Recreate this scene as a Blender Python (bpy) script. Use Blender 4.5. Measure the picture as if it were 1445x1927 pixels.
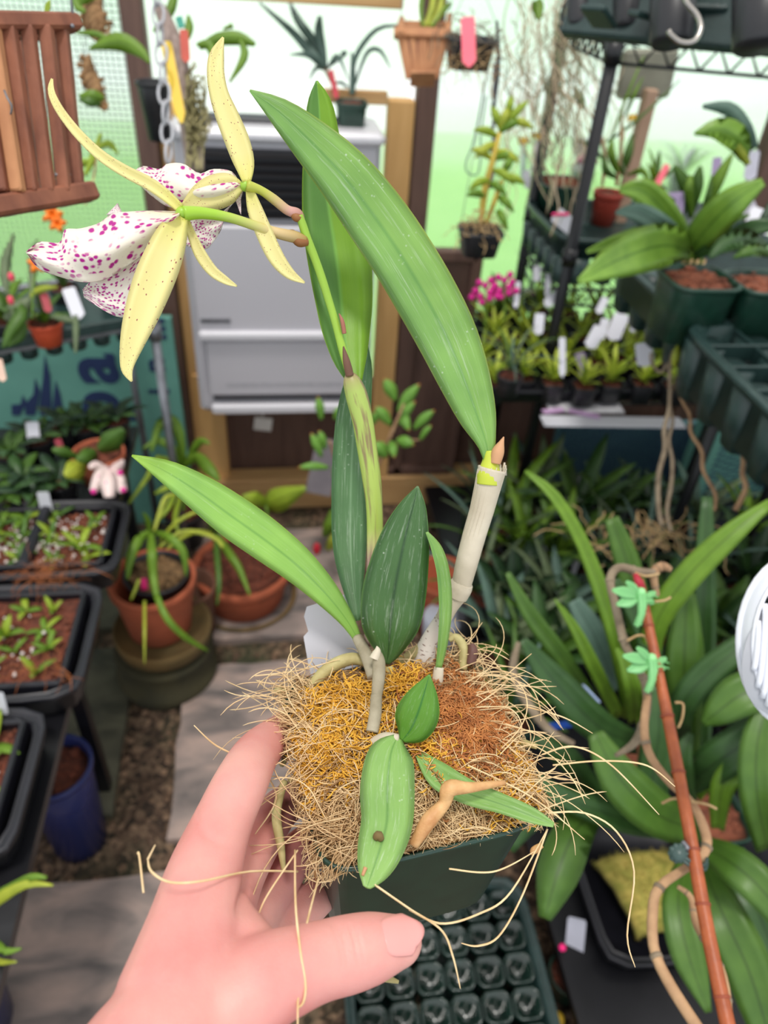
import bpy, math, random
from mathutils import Vector, Matrix, noise
R_ = math.radians
SC = bpy.context.scene
COL = SC.collection
for o_ in list(bpy.data.objects): bpy.data.objects.remove(o_)

# ------------------------------------------------------------------ camera
FPX, CX, CY = 1391.0, 722.5, 963.5
yaw, pit, rol = R_(10), R_(38.2), R_(4.3)
CAM = Vector((0, 0, 1.6))
FW = Vector((math.sin(yaw)*math.cos(pit), math.cos(yaw)*math.cos(pit), -math.sin(pit)))
R0 = Vector((math.cos(yaw), -math.sin(yaw), 0)); U0 = R0.cross(FW)
RT = R0*math.cos(rol) + U0*math.sin(rol); UP = -R0*math.sin(rol) + U0*math.cos(rol)
cd = bpy.data.cameras.new('camera'); cam = bpy.data.objects.new('camera', cd); COL.objects.link(cam)
cam.matrix_world = Matrix(((RT.x, UP.x, -FW.x, CAM.x), (RT.y, UP.y, -FW.y, CAM.y), (RT.z, UP.z, -FW.z, CAM.z), (0, 0, 0, 1)))
cd.sensor_fit = 'VERTICAL'; cd.sensor_height = 36.0; cd.lens = 36.0*FPX/1927; cd.clip_start = 0.01; cd.clip_end = 300
cd.dof.use_dof = True; cd.dof.focus_distance = 0.315; cd.dof.aperture_fstop = cd.lens/2.9
SC.camera = cam
# ------------------------------------------------------------------ world, sun, exposure
wd = bpy.data.worlds.new('world'); SC.world = wd; wd.use_nodes = True
nt = wd.node_tree; nt.nodes.clear()
bg = nt.nodes.new('ShaderNodeBackground'); wo = nt.nodes.new('ShaderNodeOutputWorld')
tc = nt.nodes.new('ShaderNodeTexCoord'); sp = nt.nodes.new('ShaderNodeSeparateXYZ'); rp = nt.nodes.new('ShaderNodeValToRGB')
nt.links.new(tc.outputs['Generated'], sp.inputs[0]); nt.links.new(sp.outputs['Z'], rp.inputs[0])
rp.color_ramp.elements[0].position = 0.0; rp.color_ramp.elements[0].color = (.86, .94, .98, 1)
rp.color_ramp.elements[1].position = 0.8; rp.color_ramp.elements[1].color = (1.0, .985, .97, 1)
nt.links.new(rp.outputs[0], bg.inputs[0]); bg.inputs[1].default_value = 1.12
nt.links.new(bg.outputs[0], wo.inputs[0])
sd = bpy.data.lights.new('sun', 'SUN'); sun = bpy.data.objects.new('sun', sd); COL.objects.link(sun)
sd.energy = 1.7; sd.angle = R_(9); sd.color = (1, .96, .9)
sun.rotation_euler = Vector((-.07, -.22, 1.0)).to_track_quat('Z', 'Y').to_euler()
SC.view_settings.view_transform = 'Standard'; SC.view_settings.look = 'None'
SC.view_settings.gamma = 1; SC.view_settings.exposure = 0.12; SC.view_settings.use_curve_mapping = False
SC.cycles.max_bounces = 8; SC.cycles.transparent_max_bounces = 12; SC.cycles.use_denoising = True
SC.cycles.caustics_reflective = False; SC.cycles.caustics_refractive = False
SC.cycles.sample_clamp_indirect = 4

# ------------------------------------------------------------------ projection helpers
def ray(x, y): return FW + RT*((x-CX)/FPX) + UP*((CY-y)/FPX)
def W(x, y, d): return CAM + ray(x, y)*d
def _on(x, y, i, v):
    r = ray(x, y); return CAM + r*((v-CAM[i])/r[i])
def GX(x, y, v): return _on(x, y, 0, v)
def GY(x, y, v): return _on(x, y, 1, v)
def GZ(x, y, v): return _on(x, y, 2, v)
def depth(p): return (p-CAM).dot(FW)

# ------------------------------------------------------------------ materials
def lin(c): return tuple(((v/255)/12.92 if v/255 <= .04045 else ((v/255+.055)/1.055)**2.4) for v in c[:3]) + (1,)
MATS = {}
def base_mat(name):
    m = bpy.data.materials.new(name); m.use_nodes = True; n = m.node_tree
    MATS[name] = m
    return m, n, n.nodes['Principled BSDF']
def N(n, t, **k):
    x = n.nodes.new(t)
    for a, b in k.items(): setattr(x, a, b)
    return x
def ramp(n, stops):
    r = N(n, 'ShaderNodeValToRGB'); e = r.color_ramp.elements
    while len(e) < len(stops): e.new(.5)
    for i, (p, c) in enumerate(stops): e[i].position = p; e[i].color = c
    return r
def mix(n, f, a, b, mode='MIX'):
    x = N(n, 'ShaderNodeMix', data_type='RGBA', blend_type=mode)
    for s, v in ((0, f), (6, a), (7, b)):
        if hasattr(v, 'links'): n.links.new(v, x.inputs[s])
        else: x.inputs[s].default_value = v
    return x.outputs[2]
def mat(name, c, c2=None, rough=.6, scale=20, bump=0, bscale=None, metal=0, stretch=(1, 1, 1), spec=.5, detail=4, coat=0, contrast=.25):
    m, n, b = base_mat(name)
    b.inputs['Roughness'].default_value = rough; b.inputs['Metallic'].default_value = metal
    b.inputs['Specular IOR Level'].default_value = spec; b.inputs['Coat Weight'].default_value = coat
    co = N(n, 'ShaderNodeTexCoord'); mp = N(n, 'ShaderNodeMapping'); mp.inputs['Scale'].default_value = stretch
    n.links.new(co.outputs['Object'], mp.inputs[0])
    nz = N(n, 'ShaderNodeTexNoise'); nz.inputs['Scale'].default_value = scale; nz.inputs['Detail'].default_value = detail
    n.links.new(mp.outputs[0], nz.inputs['Vector'])
    c2 = c2 or tuple(v*.86 for v in c)
    r = ramp(n, [(.5-contrast, lin(c2)), (.5+contrast, lin(c))]); n.links.new(nz.outputs[0], r.inputs[0])
    n.links.new(r.outputs[0], b.inputs['Base Color'])
    if bump:
        bp = N(n, 'ShaderNodeBump'); bp.inputs['Strength'].default_value = bump; bp.inputs['Distance'].default_value = .002
        n2 = N(n, 'ShaderNodeTexNoise'); n2.inputs['Scale'].default_value = bscale or scale*3; n2.inputs['Detail'].default_value = 5
        n.links.new(mp.outputs[0], n2.inputs['Vector']); n.links.new(n2.outputs[0], bp.inputs['Height']); n.links.new(bp.outputs[0], b.inputs['Normal'])
    return m
def leafmat(name, c, mid=None, edge=None, spots=0, trans=.22, rough=.42, half=None, spotc=(225, 235, 220), base=None):
    """leaf: midrib line and margin by UV u, mineral specks, fine veins along the blade"""
    m, n, b = base_mat(name); L = n.links
    uv = N(n, 'ShaderNodeUVMap'); s = N(n, 'ShaderNodeSeparateXYZ'); L.new(uv.outputs[0], s.inputs[0])
    mid = mid or tuple(v*.72 for v in c); edge = edge or tuple(min(255, v*1.12+12) for v in c)
    r = ramp(n, [(0, lin(edge)), (.035, lin(c)), (.455, lin(c)), (.5, lin(mid)), (.545, lin(half or c)), (.965, lin(half or c)), (1, lin(edge))])
    r.color_ramp.elements[3].position = .5
    L.new(s.outputs[0], r.inputs[0]); colr = r.outputs[0]
    co = N(n, 'ShaderNodeTexCoord'); nz = N(n, 'ShaderNodeTexNoise'); nz.inputs['Scale'].default_value = 38; L.new(co.outputs['Object'], nz.inputs['Vector'])
    r2 = ramp(n, [(.3, (.82, .86, .82, 1)), (.7, (1.1, 1.08, 1.05, 1))]); L.new(nz.outputs[0], r2.inputs[0])
    colr = mix(n, 1.0, colr, r2.outputs[0], 'MULTIPLY')
    mp = N(n, 'ShaderNodeMapping'); mp.inputs['Scale'].default_value = (70, 3, 1); L.new(uv.outputs[0], mp.inputs[0])
    vn = N(n, 'ShaderNodeTexNoise'); vn.inputs['Scale'].default_value = 1.0; L.new(mp.outputs[0], vn.inputs['Vector'])
    r3 = ramp(n, [(.3, (.95, .96, .95, 1)), (.7, (1.03, 1.03, 1.02, 1))]); L.new(vn.outputs[0], r3.inputs[0])
    colr = mix(n, .8, colr, r3.outputs[0], 'MULTIPLY')
    if base:
        rb = ramp(n, [(.82, (0, 0, 0, 1)), (1, (1, 1, 1, 1))]); L.new(s.outputs[1], rb.inputs[0]); colr = mix(n, rb.outputs[0], colr, lin(base))
    if spots:
        v = N(n, 'ShaderNodeTexVoronoi'); v.inputs['Scale'].default_value = 330; L.new(co.outputs['Object'], v.inputs['Vector'])
        n3 = N(n, 'ShaderNodeTexNoise'); n3.inputs['Scale'].default_value = 55; n3.inputs['Detail'].default_value = 6; L.new(co.outputs['Object'], n3.inputs['Vector'])
        a1 = ramp(n, [(.05, (1, 1, 1, 1)), (.2, (0, 0, 0, 1))]); L.new(v.outputs['Distance'], a1.inputs[0])
        a2 = ramp(n, [(.52, (0, 0, 0, 1)), (.68, (1, 1, 1, 1))]); L.new(n3.outputs[0], a2.inputs[0])
        mm = N(n, 'ShaderNodeMath', operation='MULTIPLY'); L.new(a1.outputs[0], mm.inputs[0]); L.new(a2.outputs[0], mm.inputs[1])
        # dried mineral film, faint streaks
        mp2 = N(n, 'ShaderNodeMapping'); mp2.inputs['Scale'].default_value = (16, 3.5, 1); L.new(uv.outputs[0], mp2.inputs[0])
        n4 = N(n, 'ShaderNodeTexNoise'); n4.inputs['Scale'].default_value = 1.3; n4.inputs['Detail'].default_value = 8; n4.inputs['Roughness'].default_value = .72
        L.new(mp2.outputs[0], n4.inputs['Vector'])
        a4 = ramp(n, [(.54, (0, 0, 0, 1)), (.74, (.6, .6, .6, 1))]); L.new(n4.outputs[0], a4.inputs[0])
        m2 = N(n, 'ShaderNodeMath', operation='MAXIMUM'); L.new(mm.outputs[0], m2.inputs[0]); L.new(a4.outputs[0], m2.inputs[1])
        m3 = N(n, 'ShaderNodeMath', operation='MULTIPLY'); L.new(m2.outputs[0], m3.inputs[0]); m3.inputs[1].default_value = spots
        colr = mix(n, m3.outputs[0], colr, lin(spotc))
    L.new(colr, b.inputs['Base Color']); b.inputs['Roughness'].default_value = rough
    bp = N(n, 'ShaderNodeBump'); bp.inputs['Strength'].default_value = .12; bp.inputs['Distance'].default_value = .001
    L.new(vn.outputs[0], bp.inputs['Height']); L.new(bp.outputs[0], b.inputs['Normal'])
    if trans:
        t = N(n, 'ShaderNodeBsdfTranslucent'); x = N(n, 'ShaderNodeMixShader'); x.inputs[0].default_value = trans
        L.new(colr, t.inputs[0]); L.new(b.outputs[0], x.inputs[1]); L.new(t.outputs[0], x.inputs[2])
        L.new(x.outputs[0], n.nodes['Material Output'].inputs[0])
    return m
def petalmat(name, c, c2, spot, scale=(14, 30), thr=.2, dens=(.45, .55), trans=.2, stretch_noise=3.0, rough=.5):
    """flower tissue: cream ground, magenta flecks in UV space with uneven density"""
    m, n, b = base_mat(name); L = n.links
    uv = N(n, 'ShaderNodeUVMap'); mp = N(n, 'ShaderNodeMapping'); mp.inputs['Scale'].default_value = (scale[0], scale[1], 1)
    L.new(uv.outputs[0], mp.inputs[0])
    dn = N(n, 'ShaderNodeTexNoise'); dn.inputs['Scale'].default_value = .9; L.new(mp.outputs[0], dn.inputs['Vector'])
    wv = mix(n, .35, mp.outputs[0], dn.outputs['Color'], 'ADD')
    v = N(n, 'ShaderNodeTexVoronoi'); v.inputs['Scale'].default_value = 1; v.inputs['Randomness'].default_value = 1; L.new(wv, v.inputs['Vector'])
    a = ramp(n, [(thr*.75, (1, 1, 1, 1)), (thr*1.25, (0, 0, 0, 1))]); L.new(v.outputs['Distance'], a.inputs[0])
    nz = N(n, 'ShaderNodeTexNoise'); nz.inputs['Scale'].default_value = stretch_noise; L.new(uv.outputs[0], nz.inputs['Vector'])
    d = ramp(n, [(dens[0], (0, 0, 0, 1)), (dens[1], (1, 1, 1, 1))]); L.new(nz.outputs[0], d.inputs[0])
    mm = N(n, 'ShaderNodeMath', operation='MULTIPLY'); L.new(a.outputs[0], mm.inputs[0]); L.new(d.outputs[0], mm.inputs[1])
    s = N(n, 'ShaderNodeSeparateXYZ'); L.new(uv.outputs[0], s.inputs[0])
    g = ramp(n, [(0, lin(c2)), (.22, lin(c)), (1, lin(c))]); L.new(s.outputs[1], g.inputs[0])
    col = mix(n, mm.outputs[0], g.outputs[0], lin(spot))
    L.new(col, b.inputs['Base Color']); b.inputs['Roughness'].default_value = rough
    t = N(n, 'ShaderNodeBsdfTranslucent'); x = N(n, 'ShaderNodeMixShader'); x.inputs[0].default_value = trans
    L.new(col, t.inputs[0]); L.new(b.outputs[0], x.inputs[1]); L.new(t.outputs[0], x.inputs[2]); L.new(x.outputs[0], n.nodes['Material Output'].inputs[0])
    return m

# ------------------------------------------------------------------ mesh building
def crom(pts, n):
    """Catmull-Rom through points (lists of floats/Vectors as tuples), n samples"""
    P = [tuple(p) for p in pts]; k = len(P)
    if k == 2: return [tuple(a+(b-a)*i/(n-1) for a, b in zip(*P)) for i in range(n)]
    out = []
    for i in range(n):
        t = (k-1)*i/(n-1); j = min(int(t), k-2); f = t-j
        a, b, c, d = P[max(j-1, 0)], P[j], P[j+1], P[min(j+2, k-1)]
        out.append(tuple(.5*((2*q)+(-p+r)*f+(2*p-5*q+4*r-s)*f*f+(-p+3*q-3*r+s)*f**3) for p, q, r, s in zip(a, b, c, d)))
    return out
class MB:
    def __init__(s): s.v = []; s.f = []; s.uv = {}
    def add(s, vs, fs, uvs=None):
        o = len(s.v); s.v += [Vector(v) for v in vs]
        for i, f in enumerate(fs):
            if uvs: s.uv[len(s.f)] = uvs[i]
            s.f.append([o+a for a in f])
        return s
    def box(s, c, size, rot=None, bev=0):
        c = Vector(c); hx, hy, hz = [v/2 for v in size]
        if bev:
            b = min(bev, hx*.8, hy*.8, hz*.8); vs = []; 
            for z, k in ((-hz, b), (-hz+b, 0), (hz-b, 0), (hz, b)):
                for x, y in ((-hx+b, -hy+k*0), (hx-b, -hy+k*0), (hx, -hy+b), (hx, hy-b), (hx-b, hy), (-hx+b, hy), (-hx, hy-b), (-hx, -hy+b)):
                    sx = (hx-k)/hx; sy = (hy-k)/hy; vs.append(Vector((x*sx, y*sy, z)))
            fs = [[7-i for i in range(8)], [24+i for i in range(8)]]
            for r in range(3):
                for i in range(8): fs.append([r*8+i, r*8+(i+1) % 8, r*8+8+(i+1) % 8, r*8+8+i])
        else:
            vs = [Vector((x, y, z)) for z in (-hz, hz) for x, y in ((-hx, -hy), (hx, -hy), (hx, hy), (-hx, hy))]
            fs = [[3, 2, 1, 0], [4, 5, 6, 7], [0, 1, 5, 4], [1, 2, 6, 5], [2, 3, 7, 6], [3, 0, 4, 7]]
        if rot is not None: vs = [rot @ v for v in vs]
        return s.add([v+c for v in vs], fs)
    def beam(s, p, q, w, h, up=(0, 0, 1), bev=0):
        p, q = Vector(p), Vector(q); x = (q-p).normalized(); y = Vector(up).cross(x)
        if y.length < 1e-4: y = Vector((0, 1, 0)).cross(x)
        y.normalize(); z = x.cross(y)
        M = Matrix((x, y, z)).transposed()
        return s.box((p+q)/2, ((q-p).length, w, h), M, bev)
    def tube(s, pts, rad, n=6, smooth=0, cap=True, flat=1):
        if smooth: 
            if not hasattr(rad, '__len__'): rad = [rad]*len(pts)
            q = crom([tuple(p)+(r,) for p, r in zip(pts, rad)], smooth); pts = [Vector(a[:3]) for a in q]; rad = [max(a[3], 1e-5) for a in q]
        else:
            pts = [Vector(p) for p in pts]
            if not hasattr(rad, '__len__'): rad = [rad]*len(pts)
        k = len(pts); vs = []; fs = []; u = []; nn = None
        for i in range(k):
            t = (pts[min(i+1, k-1)]-pts[max(i-1, 0)])
            t = t.normalized() if t.length > 1e-9 else Vector((0, 0, 1))
            if nn is None: nn = t.orthogonal()
            nn = nn-t*nn.dot(t); nn = nn.normalized() if nn.length > 1e-8 else t.orthogonal().normalized(); b = t.cross(nn)
            for j in range(n):
                a = 2*math.pi*j/n; vs.append(pts[i]+(nn*math.cos(a)*flat+b*math.sin(a))*rad[i])
        for i in range(k-1):
            for j in range(n):
                a, b2 = i*n+j, i*n+(j+1) % n; fs.append([a, b2, b2+n, a+n])
                t0, t1 = i/(k-1), (i+1)/(k-1); u.append([(j/n, t0), ((j+1)/n, t0), ((j+1)/n, t1), (j/n, t1)])
        if cap:
            fs.append(list(range(n))[::-1]); u.append([(.5, 0)]*n); fs.append([(k-1)*n+j for j in range(n)]); u.append([(.5, 1)]*n)
        return s.add(vs, fs, u)
    def lathe(s, c, prof, n=24, square=0, rot=0, tilt=None):
        """prof: (r, z) list; square>0 = rounded-square section with that corner fraction"""
        c = Vector(c); vs = []; fs = []
        for r, z in prof:
            for j in range(n):
                a = 2*math.pi*(j+.5)/n
                if square:
                    e = 2+6*(1-square); q = (abs(math.cos(a))**e+abs(math.sin(a))**e)**(-1/e); rr = r*q
                else: rr = r
                v = Vector((rr*math.cos(a+rot), rr*math.sin(a+rot), z))
                if tilt is not None: v = tilt @ v
                vs.append(c+v)
        k = len(prof)
        for i in range(k-1):
            for j in range(n):
                a, b = i*n+j, i*n+(j+1) % n; fs.append([a, b, b+n, a+n])
        fs.append(list(range(n))[::-1]); fs.append([(k-1)*n+j for j in range(n)])
        return s.add(vs, fs)
    def leaf(s, pts, hw, nrm, fold=.25, thick=.0006, seg=12, hi=True, curl=0):
        """pts world, hw metres, nrm(point) -> hint for the upper side"""
        q = crom([tuple(p)+(w,) for p, w in zip(pts, hw)], seg+1); P = [Vector(a[:3]) for a in q]; Wd = [max(a[3], 1e-4) for a in q]
        us = [-1, -.5, 0, .5, 1] if hi else [-1, 0, 1]; ub = us[-2:0:-1]; ring = len(us)+len(ub)
        vs = []; fs = []; uv = []; k = len(P); ul = [(u+1)/2 for u in us+ub]
        for i in range(k):
            t = (P[min(i+1, k-1)]-P[max(i-1, 0)]).normalized(); h = nrm(P[i]) if callable(nrm) else Vector(nrm)
            n = h-t*h.dot(t); n = n.normalized() if n.length > 1e-6 else t.orthogonal().normalized(); S = t.cross(n); w = Wd[i]
            for u in us: vs.append(P[i]+S*(u*w*(1-.12*fold*abs(u)))+n*(w*fold*(abs(u)-.3)-curl*w*u*u))
            for u in ub: vs.append(P[i]+S*(u*w)+n*(w*fold*(abs(u)-.3)-curl*w*u*u-thick*(1.4-abs(u))))
        for i in range(k-1):
            for j in range(ring):
                a, b = i*ring+j, i*ring+(j+1) % ring; fs.append([a, a+ring, b+ring, b])
                v0, v1 = i/(k-1), (i+1)/(k-1); uv.append([(ul[j], v0), (ul[j], v1), (ul[(j+1) % ring], v1), (ul[(j+1) % ring], v0)])
        fs.append(list(range(ring))); uv.append([(u, 0) for u in ul]); fs.append([(k-1)*ring+j for j in range(ring)][::-1]); uv.append([(u, 1) for u in ul][::-1])
        return s.add(vs, fs, uv)
    def sheet(s, G, thick, nrm=None):
        """closed thin sheet from a grid G[i][j] of points"""
        I, J = len(G), len(G[0]); back = (nrm or -FW)*(-thick)
        vs = [Vector(p) for r in G for p in r]; vs += [v+back for v in vs]; o = I*J; fs = []; uv = []
        def U(a): a %= o; return ((a % J)/(J-1), (a//J)/(I-1))
        for i in range(I-1):
            for j in range(J-1):
                a = i*J+j; f = [a, a+1, a+J+1, a+J]; fs.append(f); uv.append([U(x) for x in f]); f = [x+o for x in f[::-1]]; fs.append(f); uv.append([U(x) for x in f])
        edge = [(j, j+1) for j in range(J-1)]+[(i*J+J-1, (i+1)*J+J-1) for i in range(I-1)]+[((I-1)*J+j+1, (I-1)*J+j) for j in range(J-2, -1, -1)]+[((i+1)*J, i*J) for i in range(I-2, -1, -1)]
        for a, b in edge: f = [b, a, a+o, b+o]; fs.append(f); uv.append([U(x) for x in f])
        return s.add(vs, fs, uv)
    def ico(s, c, r, sub=0, sc=(1, 1, 1), jit=0, rnd=random):
        t = (1+5**.5)/2; V_ = [(-1, t, 0), (1, t, 0), (-1, -t, 0), (1, -t, 0), (0, -1, t), (0, 1, t), (0, -1, -t), (0, 1, -t), (t, 0, -1), (t, 0, 1), (-t, 0, -1), (-t, 0, 1)]
        F = [(0, 11, 5), (0, 5, 1), (0, 1, 7), (0, 7, 10), (0, 10, 11), (1, 5, 9), (5, 11, 4), (11, 10, 2), (10, 7, 6), (7, 1, 8), (3, 9, 4), (3, 4, 2), (3, 2, 6), (3, 6, 8), (3, 8, 9), (4, 9, 5), (2, 4, 11), (6, 2, 10), (8, 6, 7), (9, 8, 1)]
        V_ = [Vector(v).normalized() for v in V_]
        for _ in range(sub):
            d = {}; F2 = []
            def mdp(a, b):
                k = (min(a, b), max(a, b))
                if k not in d: V_.append((V_[a]+V_[b]).normalized()); d[k] = len(V_)-1
                return d[k]
            for a, b, e in F: x, y, z = mdp(a, b), mdp(b, e), mdp(e, a); F2 += [(a, x, z), (b, y, x), (e, z, y), (x, y, z)]
            F = F2
        return s.add([Vector(c)+Vector((v.x*sc[0], v.y*sc[1], v.z*sc[2]))*r*(1+jit*(rnd.random()-.5)) for v in V_], [list(f) for f in F])
    def mesh(s, name, m, org=Vector(), smooth=True):
        me = bpy.data.meshes.new(name); me.from_pydata([v-org for v in s.v], [], s.f)
        if s.uv:
            l = me.uv_layers.new(name='UVMap').data; d = []
            for i, f in enumerate(s.f): d += [c for q in s.uv.get(i, [(0, 0)]*len(f)) for c in q]
            l.foreach_set('uv', d)
        me.materials.append(m)
        if smooth: me.shade_smooth() if hasattr(me, 'shade_smooth') else None
        me.update(); return me
    def build(s, name, m, parent=None, smooth=True, kind=None):
        org = ORG.get(parent.name, Vector()) if parent else Vector()
        o = bpy.data.objects.new(name, s.mesh(name, m, org, smooth)); COL.objects.link(o)
        if parent: o.parent = parent
        ORG[o.name] = org
        if kind: o['kind'] = kind
        return o
ORG = {}
def tag(o, label, cat, group=None, kind=None):
    o['label'] = label; o['category'] = cat
    if group: o['group'] = group
    if kind: o['kind'] = kind
    return o
def thing(name, label, cat, loc, group=None):
    o = bpy.data.objects.new(name, None); COL.objects.link(o); o.location = loc; o.empty_display_size = .02
    ORG[o.name] = Vector(loc); return tag(o, label, cat, group)
def struct(mb, name, m, smooth=False): return mb.build(name, m, None, smooth, 'structure')
def single(mb, name, m, label, cat, group=None, smooth=True):
    """a thing that is one mesh, with its origin at its base"""
    xs = [v for v in mb.v]; lo = Vector((sum(v.x for v in xs)/len(xs), sum(v.y for v in xs)/len(xs), min(v.z for v in xs)))
    o = bpy.data.objects.new(name, mb.mesh(name, m, lo, smooth)); COL.objects.link(o); o.location = lo; ORG[o.name] = lo
    return tag(o, label, cat, group)
def tocam(p): return (CAM-p).normalized()
def tilted(deg, axis=None):
    def f(p):
        h = tocam(p); return Matrix.Rotation(R_(deg), 3, axis or UP) @ h
    return f
def pxleaf(parent, pts, hw, m, fold=.2, tilt=0, seg=14, hi=True, thick=.0007, name='leaf', curl=0, axis=None):
    P = [W(*p) for p in pts]; ws = [w*p[2]/FPX for w, p in zip(hw, pts)]
    return MB().leaf(P, ws, tilted(tilt, axis), fold, thick, seg, hi, curl).build(name, m, parent)
def pxtube(parent, pts, hw, m, name, n=10, smooth=20, **k):
    P = [W(*p[:3]) for p in pts]; ws = [w*p[2]/FPX for w, p in zip(hw, pts)]
    return MB().tube(P, ws, n, smooth).build(name, m, parent, **k)
#@@END HELPERS
# ------------------------------------------------------------------ palette
G1 = leafmat('leaf_fresh', (136, 182, 96), mid=(114, 164, 84), edge=(180, 204, 96), spots=.85, half=(142, 186, 96), trans=.25, rough=.34)
G1b = leafmat('leaf_fresh_pale', (150, 198, 94), mid=(120, 172, 78), edge=(170, 208, 84), spots=.3, base=(150, 190, 60))
G2 = leafmat('leaf_backlit', (100, 150, 66), mid=(134, 190, 84), edge=(160, 204, 60), half=(136, 182, 50), trans=.3)  # one half painted brighter for light passing through the blade
G3 = leafmat('leaf_dark', (70, 108, 58), mid=(40, 74, 38), edge=(112, 160, 78), spots=.65, trans=.12, rough=.35)
G3b = leafmat('leaf_dark_scaled', (82, 122, 76), mid=(116, 152, 112), edge=(96, 150, 84), spots=.8, trans=.12)
G4 = leafmat('leaf_small', (98, 152, 52), mid=(52, 118, 48), edge=(140, 196, 60), spots=.35)
G5 = leafmat('leaf_front', (138, 180, 98), mid=(104, 150, 74), edge=(160, 204, 110), spots=.8, trans=.15)
BL = [leafmat('bg_leaf_a', (82, 118, 44), trans=.2), leafmat('bg_leaf_b', (58, 92, 44), trans=.15), leafmat('bg_leaf_c', (120, 158, 48), trans=.3),
      leafmat('bg_leaf_d', (106, 122, 88), trans=.15, rough=.5), leafmat('bg_leaf_e', (176, 200, 66), trans=.4), leafmat('bg_leaf_f', (44, 70, 44), trans=.1)]
LY = leafmat('bg_leaf_yellow', (190, 200, 70), trans=.3); LGR = leafmat('bg_leaf_grey', (96, 124, 112), trans=.15, rough=.55)
LBR = leafmat('phal_leaf', (130, 170, 66), mid=(84, 126, 42), edge=(150, 186, 70), trans=.22, rough=.35)
POTG = mat('pot_dark_green_plastic', (30, 66, 52), (24, 52, 42), rough=.32, scale=60, bump=.15, spec=.6)
POTT = mat('pot_translucent_front', (38, 72, 60), (30, 60, 50), rough=.22, scale=30, spec=.7)
TRAYG = mat('tray_green_plastic', (40, 62, 60), (28, 48, 46), rough=.35, scale=50, bump=.3, bscale=300)
TRAYK = mat('tray_black_plastic', (30, 30, 38), (20, 20, 26), rough=.38, scale=30)
BLACKP = mat('black_plastic', (40, 40, 44), (30, 30, 34), rough=.4, scale=30)
BLACKM = mat('black_metal', (20, 20, 25), (14, 14, 18), rough=.35, scale=30)
TERRA = mat('terracotta', (190, 98, 66), (150, 78, 50), rough=.8, scale=14, bump=.3)
MOSSY = mat('terracotta_mossy', (120, 92, 50), (70, 62, 34), rough=.85, scale=10, bump=.4)
BARK = mat('bark_chips', (150, 84, 58), (84, 46, 34), rough=.9, scale=60, bump=.6)
SOIL = mat('bark_soil', (128, 66, 46), (60, 34, 26), rough=.95, scale=70, bump=.9, bscale=160)
PERL = mat('perlite', (236, 228, 224), (206, 190, 184), rough=.5, scale=60)
WHITEL = mat('label_white', (208, 208, 216), (198, 198, 208), rough=.45, scale=10)
LILAC = mat('label_lilac', (146, 128, 164), (138, 120, 158), rough=.5, scale=10)
PINKL = mat('label_pink', (240, 96, 116), (230, 84, 106), rough=.5, scale=10)
HOTP = mat('label_hot_pink', (250, 40, 130), (240, 30, 120), rough=.5, scale=10)
YELL = mat('label_yellow', (226, 190, 40), (216, 176, 34), rough=.5, scale=10)
MAGE = mat('flower_magenta', (226, 40, 150), (200, 24, 130), rough=.5, scale=60)
ORAN = mat('flower_orange', (250, 140, 30), (240, 110, 24), rough=.5, scale=60)
WOODY = mat('lumber_yellow', (228, 182, 120), (204, 156, 94), rough=.7, scale=6, stretch=(8, 8, .8), bump=.2)
WOODH = mat('lumber_yellow_level', (212, 172, 118), (188, 144, 94), rough=.7, scale=6, stretch=(.8, 8, 8), bump=.2)
WOODB = mat('wood_brown_stain', (112, 84, 72), (88, 64, 56), rough=.65, scale=8, stretch=(8, 8, .8), bump=.2)
TEAK = mat('basket_teak', (150, 92, 66), (98, 52, 36), rough=.65, scale=10, stretch=(6, 6, .8), bump=.3)
TEAKL = mat('basket_teak_light', (196, 140, 96), (164, 108, 72), rough=.7, scale=12, stretch=(4, 4, 1), bump=.3)
ROOT = mat('root_tan', (206, 176, 128), (160, 126, 84), rough=.75, scale=80, bump=.4)
ROOTG = mat('root_grey', (150, 134, 112), (104, 88, 70), rough=.8, scale=60, bump=.4)
CANE = mat('cane_brown', (196, 158, 118), (140, 104, 76), rough=.75, scale=50, bump=.3)
METALG = mat('galvanised_metal', (150, 152, 158), (110, 110, 116), rough=.35, metal=.7, scale=20)
METALS = mat('steel_hook', (170, 165, 160), (140, 136, 130), rough=.25, metal=.95, scale=20)
ENAM = mat('heater_enamel', (190, 187, 193), (186, 183, 190), rough=.4, scale=4)
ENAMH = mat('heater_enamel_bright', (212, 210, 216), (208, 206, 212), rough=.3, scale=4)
DARKV = mat('grille_dark', (44, 44, 50), (34, 34, 40), rough=.5, scale=8)
NAVY = mat('print_navy', (30, 50, 92), (26, 44, 84), rough=.7, scale=10)
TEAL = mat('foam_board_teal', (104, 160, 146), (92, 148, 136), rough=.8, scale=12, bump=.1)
BLUEP = mat('pot_blue_glazed', (44, 54, 110), (34, 42, 90), rough=.25, scale=10)

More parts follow.
